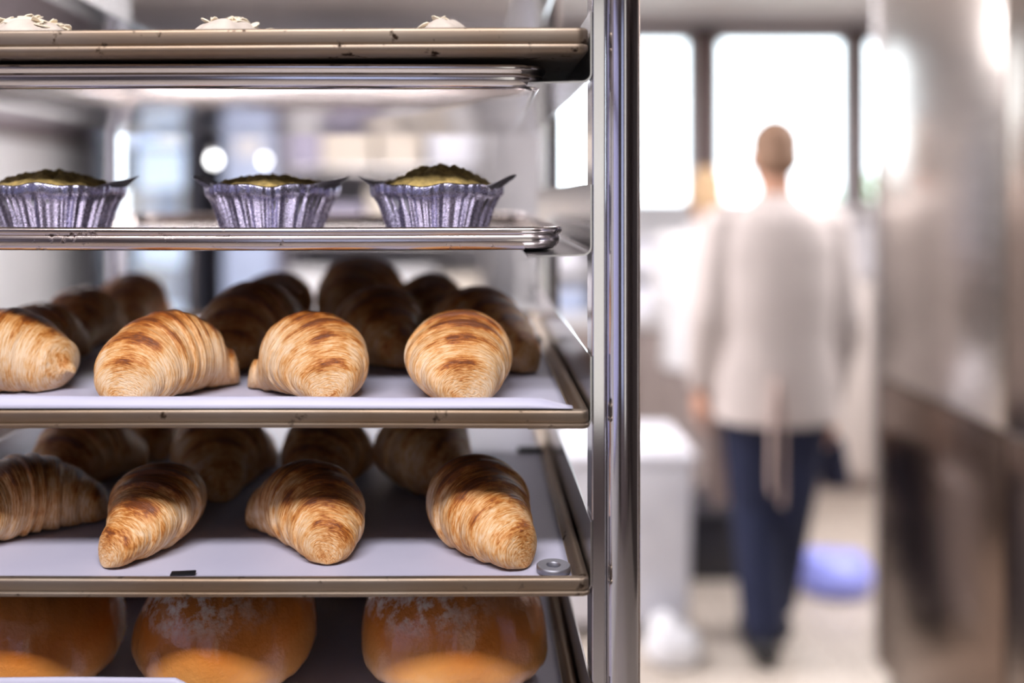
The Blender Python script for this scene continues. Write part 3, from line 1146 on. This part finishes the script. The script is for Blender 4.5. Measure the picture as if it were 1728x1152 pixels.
# ---------------------------------------------------------------- ring and magnets
rg = lathe('metal_ring', [(.0052, .0004), (.0128, .0004), (.0134, .001), (.0134, .0048), (.0128, .0054), (.0058, .0054), (.0052, .0048), (.0052, .0004)],
           metal('ring_steel', (.30, .30, .34), .5, (20, 20, 1)), n=64, capb=False)
rg.location = (px2x(934, .751), .751, 1.2036)
tag(rg, 'flat grey metal ring in the front right corner of the lower croissant pan', 'metal ring')
mg = box('magnet', -.0095, .0095, -.004, .004, 0, .0018, M['magnet'], bev=.0008)
mg.location = (px2x(309, .744), .744, 1.2040)
mg.rotation_euler = (0, 0, .12)
tag(mg, 'small black magnet at the front edge of the lower croissant pan', 'magnet', 'black magnets')
mg2 = box('magnet', -.016, .016, -.006, .006, 0, .004, M['magnet'], bev=.0008)
mg2.location = (px2x(897, 1.105), 1.105, 1.2036)
tag(mg2, 'black magnet on the parchment deep behind the metal ring', 'magnet', 'black magnets')
mg3 = box('magnet', -.016, .016, -.006, .006, 0, .004, M['magnet'], bev=.0008)
mg3.location = (px2x(908, 1.12), 1.12, 1.3300)
tag(mg3, 'black magnet on the upper croissant parchment behind the rightmost croissant', 'magnet', 'black magnets')

# ---------------------------------------------------------------- people


def cap_geo(p0, r0, p1, r1, n=18, m_=6):
    """tapered capsule"""
    p0, p1 = Vector(p0), Vector(p1)
    d = p1 - p0
    L_ = d.length
    t = d.normalized()
    path, rad = [], []
    for k in range(m_):
        a = PI / 2 * (1 - k / m_)
        path.append(p0 - t * (r0 * math.sin(a)))
        rad.append(max(1e-4, r0 * math.cos(a)))
    for k in range(5):
        path.append(p0 + d * (k / 4))
        rad.append(r0 + (r1 - r0) * k / 4)
    for k in range(1, m_ + 1):
        a = PI / 2 * k / m_
        path.append(p1 + t * (r1 * math.sin(a)))
        rad.append(max(1e-4, r1 * math.cos(a)))
    return tube_geo(path, rad, n)


def ell_geo(c, rx, ry, rz, n=24, m_=16):
    v, f = [], []
    for i in range(m_ + 1):
        la = -PI / 2 + PI * i / m_
        for k in range(n):
            a = 2 * PI * k / n
            v.append((c[0] + rx * max(1e-3, math.cos(la)) * math.cos(a), c[1] + ry * max(1e-3, math.cos(la)) * math.sin(a), c[2] + rz * math.sin(la)))
    for i in range(m_):
        for k in range(n):
            k2 = (k + 1) % n
            f.append((i * n + k, i * n + k2, (i + 1) * n + k2, (i + 1) * n + k))
    f.append(tuple(range(n))[::-1])
    f.append(tuple(m_ * n + k for k in range(n)))
    return v, f


def merge(parts):
    V, F = [], []
    for v, f in parts:
        b0 = len(V)
        V += [tuple(p) for p in v]
        F += [tuple(i + b0 for i in q) for q in f]
    return V, F


def remeshed(name, parts, voxel, mat, parent, smooth=6):
    V, F = merge(parts)
    me = fixn(mesh(name, V, F))
    o = link(name, me, mat, parent)
    r = o.modifiers.new('join', 'REMESH')
    r.mode = 'VOXEL'
    r.voxel_size = voxel
    r.use_smooth_shade = True
    s = o.modifiers.new('soft', 'SMOOTH')
    s.iterations = smooth
    s.factor = .5
    return o


def hand_geo(wrist, palm_dir, spread, curl_dir, s=1.0):
    """palm, four unequal bent fingers and a thumb; directions are unit vectors"""
    w_ = Vector(wrist)
    d = Vector(palm_dir).normalized()
    sp = Vector(spread).normalized()
    cu = Vector(curl_dir).normalized()
    g = []
    for k in range(4):
        o_ = (k - 1.5) * .0195 * s
        base = w_ + d * (.088 * s) + sp * o_
        g.append(cap_geo(w_ + sp * o_ * .55 + d * .012, .0155 * s, base, .0125 * s, 12, 4))
        ln = (.068, .078, .074, .058)[k] * s
        a = base
        b_ = a + (d * .93 + cu * .35).normalized() * ln * .45
        c = b_ + (d * .72 + cu * .7).normalized() * ln * .32
        e = c + (d * .35 + cu * .93).normalized() * ln * .23
        g.append(cap_geo(a, .0095 * s, b_, .0088 * s, 12, 4))
        g.append(cap_geo(b_, .0088 * s, c, .0080 * s, 12, 4))
        g.append(cap_geo(c, .0080 * s, e, .0072 * s, 12, 4))
    tb = w_ + d * (.03 * s) - sp * (.026 * s)
    t1 = tb + (d * .7 - sp * .65 + cu * .3).normalized() * .038 * s
    t2 = t1 + (d * .9 - sp * .2 + cu * .5).normalized() * .030 * s
    g.append(cap_geo(tb, .014 * s, t1, .0108 * s, 12, 4))
    g.append(cap_geo(t1, .0108 * s, t2, .009 * s, 12, 4))
    return g


def head_geo(c, s=1.0):
    """head seen from behind, facing +Y"""
    x, y, z = c
    g = [ell_geo((x, y - .005, z + .03), .076 * s, .094 * s, .095 * s), ell_geo((x, y + .015, z - .02), .066 * s, .078 * s, .092 * s),
         ell_geo((x, y + .045, z - .075), .045 * s, .042 * s, .038 * s, 16, 10)]
    g.append(cap_geo((x, y + .094, z + .01), .009, (x, y + .108, z - .026), .013, 10, 4))     # nose
    g.append(ell_geo((x, y + .088, z - .055), .024, .010, .008, 14, 8))                      # lips
    for sd in (-1, 1):
        g.append(ell_geo((x + sd * .078, y - .002, z - .012), .010, .020, .032, 12, 8))       # ears
        g.append(ell_geo((x + sd * .030, y + .086, z + .022), .020, .010, .008, 12, 8))       # brow
        g.append(ell_geo((x + sd * .030, y + .078, z + .004), .013, .012, .011, 12, 8))       # eyes
    return g


def rings_geo(rings, n=40):
    """closed loft of (cx, cy, z, rx, ry)"""
    v, f = [], []
    for (cx, cy, z, rx, ry) in rings:
        for k in range(n):
            a = 2 * PI * k / n
            v.append((cx + rx * math.copysign(abs(math.cos(a)) ** .9, math.cos(a)), cy + ry * math.sin(a), z))
    for i in range(len(rings) - 1):
        for k in range(n):
            k2 = (k + 1) % n
            f.append((i * n + k, i * n + k2, (i + 1) * n + k2, (i + 1) * n + k))
    f.append(tuple(range(n))[::-1])
    f.append(tuple((len(rings) - 1) * n + k for k in range(n)))
    return v, f


M['skin'] = plain('skin', (0.62, 0.33, 0.22), 0.5, scale=20)
M['hair'] = plain('short_brown_hair', (0.28, 0.165, 0.105), 0.7, var=.25, scale=150, bump=.002)
M['coat'] = plain('cream_cloth', (0.62, 0.55, 0.525), 0.85, scale=8, bump=.004)
M['navy'] = plain('navy_trousers', (0.012, 0.018, 0.055), 0.8, scale=20)
M['shoe'] = plain('black_leather', (0.008, 0.008, 0.010), 0.4)
M['apron'] = plain('taupe_apron_cloth', (0.50, 0.38, 0.34), 0.85, scale=8)


def build_person():
    X, Y = .985, 3.12
    t = thing('person', 'person seen from behind in a long cream top and dark navy trousers', 'person', (X, Y, 0))
    # joints in local space; facing +Y, camera side is -Y. left = -x
    shl, shr = (-.175, 0, 1.40), (.175, 0, 1.40)
    ell_, elr = (-.225, -.01, 1.10), (.215, -.02, 1.10)
    wrl, wrr = (-.240, .03, .865), (.190, .03, .80)
    g = head_geo((0, 0.01, 1.628))
    g.append(cap_geo((0, -.008, 1.56), .054, (0, -.012, 1.44), .060))
    g.append(rings_geo([(0, 0, 1.46, .06, .06), (0, -.005, 1.43, .13, .08), (0, 0, 1.38, .17, .10), (0, 0, 1.25, .165, .115), (0, 0, 1.08, .145, .105), (0, 0, .98, .16, .11), (0, 0, .88, .17, .12), (0, 0, .82, .12, .10)]))
    for a, b_, c in ((shl, ell_, wrl), (shr, elr, wrr)):
        g.append(cap_geo(a, .052, b_, .040))
        g.append(cap_geo(b_, .040, c, .026))
    g += hand_geo(wrl, (-.05, .1, -1), (0, 1, 0), (1, 0, 0))
    g += hand_geo(wrr, (.05, .1, -1), (0, 1, 0), (-1, 0, 0))
    hips = ((-.085, 0, .88), (.09, 0, .88))
    knees = ((-.060, .02, .48), (.060, .03, .49))
    ank = ((-.055, -.05, .09), (.045, .13, .10))
    for h, k_, a in zip(hips, knees, ank):
        g.append(cap_geo(h, .085, k_, .055))
        g.append(cap_geo(k_, .055, a, .036))
        g.append(cap_geo((a[0], a[1] - .02, .045), .034, (a[0], a[1] + .15, .034), .028))
    remeshed('body', g, .007, M['skin'], t, 3)
    # hair
    hg = [ell_geo((0, -.000, 1.666), .080, .098, .092), ell_geo((0, -.030, 1.618), .074, .072, .066)]
    remeshed('hair', hg, .007, M['hair'], t, 4)
    # cream top with sleeves
    cg = [rings_geo([(0, -.005, 1.505, .068, .066), (0, -.008, 1.478, .085, .075), (0, -.008, 1.455, .135, .092), (0, -.005, 1.41, .185, .115), (0, 0, 1.34, .205, .132), (0, 0, 1.20, .200, .142),
                     (0, 0, 1.05, .195, .142), (0, 0, .92, .205, .148), (0, 0, .84, .205, .152), (0, .0, .770, .207, .155)])]
    for a, b_, c in ((shl, ell_, wrl), (shr, elr, wrr)):
        cg.append(cap_geo((a[0], a[1], a[2] - .005), .072, b_, .062))
        q = Vector(b_).lerp(Vector(c), .86)
        cg.append(cap_geo(b_, .062, q, .045))
    remeshed('long_top', cg, .009, M['coat'], t, 5)
    # trousers
    tg = []
    for h, k_, a in zip(hips, knees, ank):
        tg.append(cap_geo(h, .104, k_, .078))
        tg.append(cap_geo(k_, .078, (a[0], a[1], a[2] + .03), .068))
    tg.append(ell_geo((0, 0, .90), .17, .125, .10))
    remeshed('trousers', tg, .008, M['navy'], t, 3)
    for a in ank:
        remeshed('shoe', [cap_geo((a[0], a[1] - .035, .048), .046, (a[0], a[1] + .05, .044), .044), cap_geo((a[0], a[1] + .05, .044), .044, (a[0], a[1] + .17, .036), .036)], .006, M['shoe'], t, 3)
    # apron panel hanging in front of the legs, its bow and tails behind
    v, f = [], []
    nx, nz = 24, 20
    for j in range(nz + 1):
        for i in range(nx + 1):
            a = -1 + 2 * i / nx
            x = a * .17
            z = .86 - .42 * j / nz
            v.append((x, .175 - .05 * a * a + .008 * math.sin(a * 9 + j * .3), z))
    for j in range(nz):
        for i in range(nx):
            q = j * (nx + 1) + i
            f.append((q, q + 1, q + nx + 2, q + nx + 1))
    ap = link('apron', mesh('apron', v, f), M['apron'], t)
    ap.modifiers.new('thick', 'SOLIDIFY').thickness = .003
    for sd, zz, ex in ((-1, .62, -.022), (1, .58, .018)):
        tube('apron_tie', [(-.045, -.163, .93), (ex * .5 - .045, -.175, .87), (ex * .9 - .045, -.176, .80), (ex - .045, -.172, zz), (ex * .8 - .045, -.168, zz - .04)], [(.005, .018)] * 5, M['apron'], t, n=10)
    return t


build_person()
# dark cloth held in the person's right hand
v, f = [], []
cg = [rings_geo([(0, 0, .075, .030, .022), (0, 0, .04, .040, .028), (.008, .005, -.05, .050, .034), (.010, 0, -.085, .044, .032)], 24)]
hc = remeshed('folded_cloth', cg, .006, plain('dark_navy_cloth', (.02, .022, .05), .9, bump=.004), None, 3)
hc.location = (.985 + .205, 3.12 + .035, .625)
tag(hc, 'dark folded cloth hanging from the right hand of the person in the cream top', 'cloth')


def build_person_far():
    X, Y = 1.02, 4.20
    t = thing('person', 'fair-haired person in white by the window post, half hidden by the nearer person', 'person', (X, Y, 0))
    g = head_geo((0, 0, 1.575))
    g.append(cap_geo((0, -.008, 1.51), .050, (0, -.012, 1.38), .056))
    g.append(rings_geo([(0, 0, 1.40, .06, .06), (0, 0, 1.33, .165, .10), (0, 0, 1.10, .145, .105), (0, 0, .85, .17, .12), (0, 0, .80, .12, .10)]))
    for sd in (-1, 1):
        g.append(cap_geo((sd * .17, 0, 1.34), .05, (sd * .20, .03, 1.08), .038))
        g.append(cap_geo((sd * .20, .03, 1.08), .038, (sd * .13, .24, 1.02), .026))
        g += hand_geo((sd * .13, .25, 1.02), (-sd * .3, 1, -.1), (0, 0, sd), (0, .2, -1))
        g.append(cap_geo((sd * .085, 0, .84), .085, (sd * .075, .02, .46), .055))
        g.append(cap_geo((sd * .075, .02, .46), .055, (sd * .07, -.01, .09), .036))
        g.append(cap_geo((sd * .07, -.03, .042), .034, (sd * .07, .13, .034), .028))
    remeshed('body', g, .008, M['skin'], t, 3)
    remeshed('hair', [ell_geo((0, -.004, 1.612), .082, .098, .094), ell_geo((0, -.034, 1.55), .078, .066, .07)], .008, plain('fair_hair', (.62, .42, .24), .6, var=.2, scale=100), t, 4)
    cg = [rings_geo([(0, -.005, 1.45, .07, .068), (0, -.008, 1.41, .11, .085), (0, 0, 1.36, .18, .115), (0, 0, 1.1, .185, .135), (0, 0, .78, .20, .15)])]
    for sd in (-1, 1):
        cg.append(cap_geo((sd * .17, 0, 1.335), .068, (sd * .20, .03, 1.08), .056))
        cg.append(cap_geo((sd * .20, .03, 1.08), .056, (sd * .14, .19, 1.03), .042))
    remeshed('white_jacket', cg, .009, M['white_paint'], t, 4)
    tg = [ell_geo((0, 0, .86), .165, .12, .10)]
    for sd in (-1, 1):
        tg.append(cap_geo((sd * .085, 0, .84), .10, (sd * .075, .02, .46), .075))
        tg.append(cap_geo((sd * .075, .02, .46), .075, (sd * .07, -.01, .12), .062))
    remeshed('trousers', tg, .009, M['taupe'], t, 3)
    for sd in (-1, 1):
        remeshed('shoe', [cap_geo((sd * .07, -.03, .045), .043, (sd * .07, .14, .036), .036)], .008, M['shoe'], t, 2)
    return t


pf = build_person_far()
pf.scale = (.955, .955, .955)

# ---------------------------------------------------------------- mirror-bright cabinet at right
cab = thing('steel_cabinet', 'tall polished steel cabinet at the right edge, its side mirroring the person', 'cabinet', (1.21, 2.0, 0))
box('body', .012, .75, -.45, .86, .08, 2.46, M['cabinet_steel'], cab, bev=.004)
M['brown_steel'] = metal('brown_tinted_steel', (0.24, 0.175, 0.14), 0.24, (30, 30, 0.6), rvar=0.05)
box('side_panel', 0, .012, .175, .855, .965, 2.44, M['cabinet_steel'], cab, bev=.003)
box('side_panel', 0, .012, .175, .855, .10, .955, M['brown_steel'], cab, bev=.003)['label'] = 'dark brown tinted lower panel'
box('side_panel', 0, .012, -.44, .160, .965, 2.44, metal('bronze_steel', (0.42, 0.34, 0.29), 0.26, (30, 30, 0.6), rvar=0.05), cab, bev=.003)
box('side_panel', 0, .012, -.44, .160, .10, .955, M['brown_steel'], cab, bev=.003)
box('plinth', .03, .72, -.42, .84, 0, .08, M['darkbrown'], cab)
tube('corner_guard', [(.004, .868, .10), (.004, .868, 2.44)], .009, M['steel'], cab, n=16)

# pale partition beyond the cabinet, right of the person
struct(box('wall_partition', 1.62, 1.72, 3.75, 3.86, 0, CEIL, M['wall'], bev=.004)) if False else None

# ---------------------------------------------------------------- things on the floor at right
bag = remeshed('plastic_sack', [rings_geo([(0, 0, .0, .115, .10), (0, 0, .03, .135, .12), (.01, 0, .08, .13, .12), (0, .01, .115, .12, .10), (-.02, 0, .135, .09, .07)], 36),
                                ell_geo((.07, 0, .10), .06, .06, .05), ell_geo((-.06, .02, .10), .06, .06, .05)], .01, M['blue_bag'], None, 5)
bag.location = (px2x(1408, 3.62), 3.62, .002)
tag(bag, 'blue-violet plastic sack on the floor to the right of the person', 'sack')

bin_ = thing('ingredient_bin', 'white plastic ingredient bin on the floor just right of the rack post', 'bin', (.50, 3.42, 0))
bm = bmesh.new()
bm_box(bm, -.20, .24, -.22, .22, .05, .60, .02, 3)
for vv in bm.verts:
    k = (.60 - vv.co.z) / .55
    vv.co.x *= 1 - .05 * k
    vv.co.y *= 1 - .05 * k
me = bpy.data.meshes.new('bin_body')
bm.to_mesh(me)
bm.free()
smooth_by_angle(link('bin_body', me, M['white_plastic'], bin_))
box('lid', -.21, .25, -.23, .23, .60, .635, M['white_plastic'], bin_, bev=.01, seg=3)
for sx in (-.15, .19):
    for sy in (-.17, .17):
        w_ = lathe('caster', [(.004, -.012), (.022, -.012), (.025, -.008), (.025, .008), (.022, .012), (.004, .012)], M['dark'], bin_, n=24, loc=(sx, sy, .025))
        w_.rotation_euler = (0, PI / 2, 0)

clear = remeshed('clear_bag', [rings_geo([(0, 0, 0, .08, .08), (0, 0, .03, .10, .09), (.0, 0, .08, .085, .08), (-.02, 0, .12, .05, .05), (-.03, 0, .15, .02, .02)], 30)], .009,
                 plain('pale_glossy_plastic_bag', (.90, .91, .97), .12), None, 3)
clear.location = (px2x(1132, 3.1), 3.08, .002)
tag(clear, 'crumpled pale glossy bag on the floor in front of the white bin', 'bag')

crate = thing('crate', 'low dark crate on the floor between the white bin and the person', 'crate', (px2x(1196, 3.75), 3.85, 0))
box('crate_body', -.16, .14, -.15, .15, .0, .24, M['dark'], crate, bev=.012, seg=3)
box('crate_rim', -.17, .15, -.16, .16, .24, .27, M['dark'], crate, bev=.006)

# workbench with white tubs against the windows
bench = thing('workbench', 'long taupe workbench with a white top under the left window', 'workbench', (.85, 4.95, 0))
box('worktop', -.75, .60, -.34, .30, .86, .90, M['white_paint'], bench, bev=.004)
box('bench_body', -.73, .58, -.30, .28, .10, .86, M['taupe'], bench)
for x0, x1 in ((-.72, -.08), (-.06, .57)):
    d = box('door', x0, x1, -.32, -.30, .13, .84, M['taupe'], bench, bev=.004)
    tube('handle', [(x1 - .06, -.335, .60), (x1 - .06, -.335, .74)], .006, M['steel'], d, n=12)
box('plinth', -.70, .55, -.24, .26, 0, .10, M['darkbrown'], bench)
shelf = thing('shelf_unit', 'white open shelf unit with two boards standing on the taupe workbench', 'shelf', (.85, 5.02, .90))
for z in (.20, .42):
    box('board', -.60, .46, -.18, .16, z, z + .025, M['white_paint'], shelf, bev=.002)
for x in (-.60, .44):
    box('side', x, x + .02, -.18, .16, 0, .445, M['white_paint'], shelf)
tubs = [(-.38, 0, 'blueish', 'pale blue tub on the white workbench top, left end'), (-.05, 0, 'white_plastic', 'white tub on the white workbench top, middle'),
        (.26, 0, 'lav', 'lavender-grey tub on the white workbench top, right end'),
        (-.40, .225, 'white_plastic', 'white tub on the lower board of the shelf, left end'), (-.02, .225, 'white_plastic', 'white tub on the lower board of the shelf, middle'),
        (.30, .225, 'blueish', 'pale blue tub on the lower board of the shelf, right end')]
for (x, z, m_, lb) in tubs:
    t = thing('tub', lb, 'tub', (.85 + x, 4.98, .90 + z + .0005), 'tubs on the shelf unit')
    bm = bmesh.new()
    bm_box(bm, -.11, .11, -.09, .09, 0, .12, .012, 3)
    for vv in bm.verts:
        k = 1 - vv.co.z / .12
        vv.co.x *= 1 - .1 * k
        vv.co.y *= 1 - .1 * k
    me = bpy.data.meshes.new('tub_body')
    bm.to_mesh(me)
    bm.free()
    smooth_by_angle(link('tub_body', me, M[m_], t))
    box('tub_lid', -.115, .115, -.095, .095, .12, .135, M['white_plastic'], t, bev=.004)

# beige sideboard behind the person
sb = thing('sideboard', 'beige low cupboard along the window wall behind the person', 'cupboard', (2.05, 5.02, 0))
box('carcass', -.55, .90, -.25, .36, .08, 1.05, M['wall'], sb, bev=.004)
for x in (-.54, -.06, .42):
    d = box('door', x, x + .46, -.27, -.25, .11, 1.02, M['wall'], sb, bev=.004)
    tube('handle', [(x + .41, -.285, .72), (x + .41, -.285, .86)], .006, M['steel'], d, n=12)
box('plinth', -.52, .88, -.2, .34, 0, .08, M['taupe'], sb)

# ---------------------------------------------------------------- background seen through the rack
fr = thing('display_fridge', 'tall glass-door fridge with a dark frame against the far wall', 'fridge', (-1.62, 5.05, 0))
boxes('fridge_body', [(-.28, .24, .28, .32, 0, 2.12), (-.28, -.26, -.3, .3, 0, 2.12), (.22, .24, -.3, .3, 0, 2.12), (-.28, .24, -.3, .3, 0, .12), (-.28, .24, -.3, .3, 2.02, 2.12)], M['dark'], fr)
fdoor = boxes('door', [(-.28, -.235, -.34, -.30, .12, 2.10), (.185, .24, -.34, -.30, .12, 2.10), (-.28, .24, -.34, -.30, 2.03, 2.12), (-.28, .24, -.34, -.30, .12, .18)], M['dark'], fr)
box('door_glass', -.235, .185, -.325, -.318, .18, 2.03, M['glass'], fdoor)
box('lining', -.258, .218, .255, .278, .12, 2.02, mat_emit('glowing_fridge_lining', (.62, .70, .86), 1.3), fr)  # lining itself glows, standing in for light inside the fridge
area('fridge_light', (-1.62, 4.85, 2.0), .3, .05, 3.0, (.85, .92, 1.0), (math.radians(12), 0, 0))
for z in (.55, .95, 1.35, 1.75):
    box('fridge_shelf', -.255, .215, -.26, .25, z, z + .012, M['white_plastic'], fr)
tube('handle', [(.212, -.352, .95), (.212, -.352, 1.35)], .009, M['steel'], fdoor, n=12)
rnd = random.Random(4)
k = 0
shl_n = {.562: 'bottom', .962: 'second', 1.362: 'third', 1.762: 'top'}
pos_n = ['left end', 'left of the middle', 'right of the middle', 'right end']
for z in (.562, .962, 1.362, 1.762):
    for q in range(4):
        o = lathe('food_tub', [(.040, 0), (.044, .004), (.050, .15), (.052, .16), (.048, .172), (.02, .176)], [M['white_plastic'], M['blueish'], M['cream']][(q + k) % 3], n=28,
                  loc=(-1.62 - .176 + .108 * q, 4.93, z + .0005))
        tag(o, '%s round tub on the %s shelf of the glass-door fridge, %s' % (['white', 'pale blue', 'cream'][(q + k) % 3], shl_n[z], pos_n[q]), 'tub', 'tubs in the glass-door fridge')
    k += 1

# small bright bulbs seen as soft discs
for (px, Yb, zb, r, lb) in ((361, 4.3, 1.66, .017, 'bright round bulb on a cord in front of the glass-door fridge'), (447, 4.5, 1.665, .010, 'smaller bright bulb on a cord right of the glass-door fridge')):
    t = thing('pendant_bulb', lb, 'lamp', (px2x(px, Yb), Yb, zb), 'bare pendant bulbs')
    lathe('bulb', [(.001, -r), (r * .6, -r * .8), (r, 0), (r * .8, r * .6), (r * .4, r * 1.3)], mat_emit('bulb_glow', (1, 1, 1), 14.0), t, n=20)
    tube('cord', [(0, 0, r * 1.2), (0, 0, CEIL - zb)], .002, M['dark'], t, n=8)
    lathe('socket', [(r * .5, r), (r * .55, r * 2.4), (.003, r * 2.6)], M['white_paint'], t, n=16)

# tall blue-grey locker and pale door leaf right of the fridge
lk = thing('locker', 'tall blue-grey metal locker right of the glass-door fridge', 'locker', (-1.17, 5.12, 0))
box('locker_body', -.13, .15, -.2, .26, .02, 1.93, M['lav'], lk, bev=.004)
box('door', -.12, .14, -.22, -.2, .05, 1.90, M['blueish'], lk, bev=.003)
box('vent', -.06, .08, -.226, -.22, 1.70, 1.80, M['white_paint'], lk)
sh2 = thing('stock_shelf', 'open steel stock shelf against the far wall behind the middle of the rack', 'shelf', (-.55, 5.05, 0))
for z in (.35, .80, 1.25, 1.62, 2.0):
    box('board', -.42, .62, -.22, .24, z, z + .02, M['steel'], sh2, bev=.002)
for x in (-.42, .60):
    for y in (-.22, .22):
        box('upright', x, x + .022, y, y + .022, 0, 2.15, M['steel'], sh2)
stock = [(-.33, .09, 1.64, 'lav', .22), (-.10, .13, 1.64, 'cream', .24), (.17, .11, 1.64, 'cream', .20), (.44, .12, 1.64, 'white_plastic', .22),
         (-.32, .08, 1.27, 'white_paint', .26), (-.12, .10, 1.27, 'lav', .18), (.10, .09, 1.27, 'cream', .27), (.33, .11, 1.27, 'cream', .22), (.52, .07, 1.27, 'white_paint', .25),
         (-.30, .10, .82, 'white_paint', .30), (-.05, .12, .82, 'lav', .28), (.22, .12, .82, 'white_paint', .30), (.48, .10, .82, 'cream', .26),
         (-.30, .11, 2.02, 'taupe', .22), (-.02, .14, 2.02, 'taupe', .26), (.30, .13, 2.02, 'white_paint', .20)]
cn = {'lav': 'lavender-grey', 'cream': 'cream', 'white_plastic': 'white plastic', 'white_paint': 'white', 'taupe': 'taupe'}
bn = {1.64: 'fourth', 1.27: 'third', .82: 'second', 2.02: 'top'}
cnt = {}
for (x, hw, z, m_, h) in stock:
    i = cnt.get(z, 0)
    cnt[z] = i + 1
    t = thing('storage_box', '%s box on the %s board of the stock shelf, %s from its left' % (cn[m_], bn[z], ['first', 'second', 'third', 'fourth', 'fifth'][i]), 'box', (-.55 + x, 5.05, z + .0005), 'boxes on the stock shelf')
    box('box_body', -hw, hw, -.18, .18, 0, h * .86, M[m_], t, bev=.004)
    box('box_lid', -hw - .004, hw + .004, -.185, .185, h * .86, h, M[m_], t, bev=.004)
dc = thing('counter', 'dark brown counter standing in front of the stock shelf', 'counter', (-.50, 4.35, 0))
box('carcass', -.50, .55, -.28, .28, .08, .86, M['darkbrown'], dc, bev=.003)
for x in (-.49, -.14, .21):
    d = box('door', x, x + .33, -.30, -.28, .11, .84, M['darkbrown'], dc, bev=.003)
    tube('handle', [(x + .28, -.315, .62), (x + .28, -.315, .74)], .006, M['steel'], d, n=12)
box('worktop', -.51, .56, -.31, .29, .86, .89, M['brown'], dc, bev=.003)
box('plinth', -.48, .53, -.24, .26, 0, .08, M['dark'], dc)
# dark low cupboards in front of the left wall corner
lc = thing('base_cupboard', 'dark brown low cupboard by the white-panelled left wall', 'cupboard', (-1.75, 3.6, 0))
box('carcass', -.36, .12, -.7, .7, .08, .84, M['darkbrown'], lc, bev=.003)
for y in (-.69, -.22, .25):
    d = box('door', .12, .14, y, y + .44, .11, .82, M['darkbrown'], lc, bev=.003)
    tube('handle', [(.155, y + .38, .60), (.155, y + .38, .74)], .006, M['steel'], d, n=12)
box('worktop', -.37, .16, -.71, .71, .84, .88, M['steel'], lc, bev=.003)
box('plinth', -.34, .08, -.66, .66, 0, .08, M['dark'], lc)

# ---------------------------------------------------------------- outside
gnd = struct(box('ground', -6, 10, YB + .1, 14, -.2, -.1, plain('pale_paving', (.55, .54, .52), .9)))
bush = thing('shrub', 'green shrub outside the windows beside the right window post', 'shrub', (3.05, 7.6, -.1))
tube('stem', [(0, 0, 0), (.02, 0, .7), (-.02, 0, 1.5)], [.03, .025, .015], M['brown'], bush, n=10)
rnd = random.Random(8)
v, f = [], []
for q in range(1500):
    d = Vector((rnd.gauss(0, 1), rnd.gauss(0, 1), rnd.gauss(0, 1))).normalized() * rnd.uniform(.5, 1)
    c = Vector((d.x * .28, d.y * .28, 1.0 + d.z * .85))
    a = Vector((rnd.gauss(0, 1), rnd.gauss(0, 1), rnd.gauss(0, 1))).normalized()
    b_ = a.cross(Vector((rnd.gauss(0, 1), rnd.gauss(0, 1), .3))).normalized()
    b0 = len(v)
    v += [c - a * .045, c + b_ * .02, c + a * .045, c - b_ * .02]
    f.append((b0, b0 + 1, b0 + 2, b0 + 3))
lv = link('leaves', mesh('leaves', v, f), plain('leaf_green', (.22, .36, .10), .6, var=.3), bush, smooth=False)
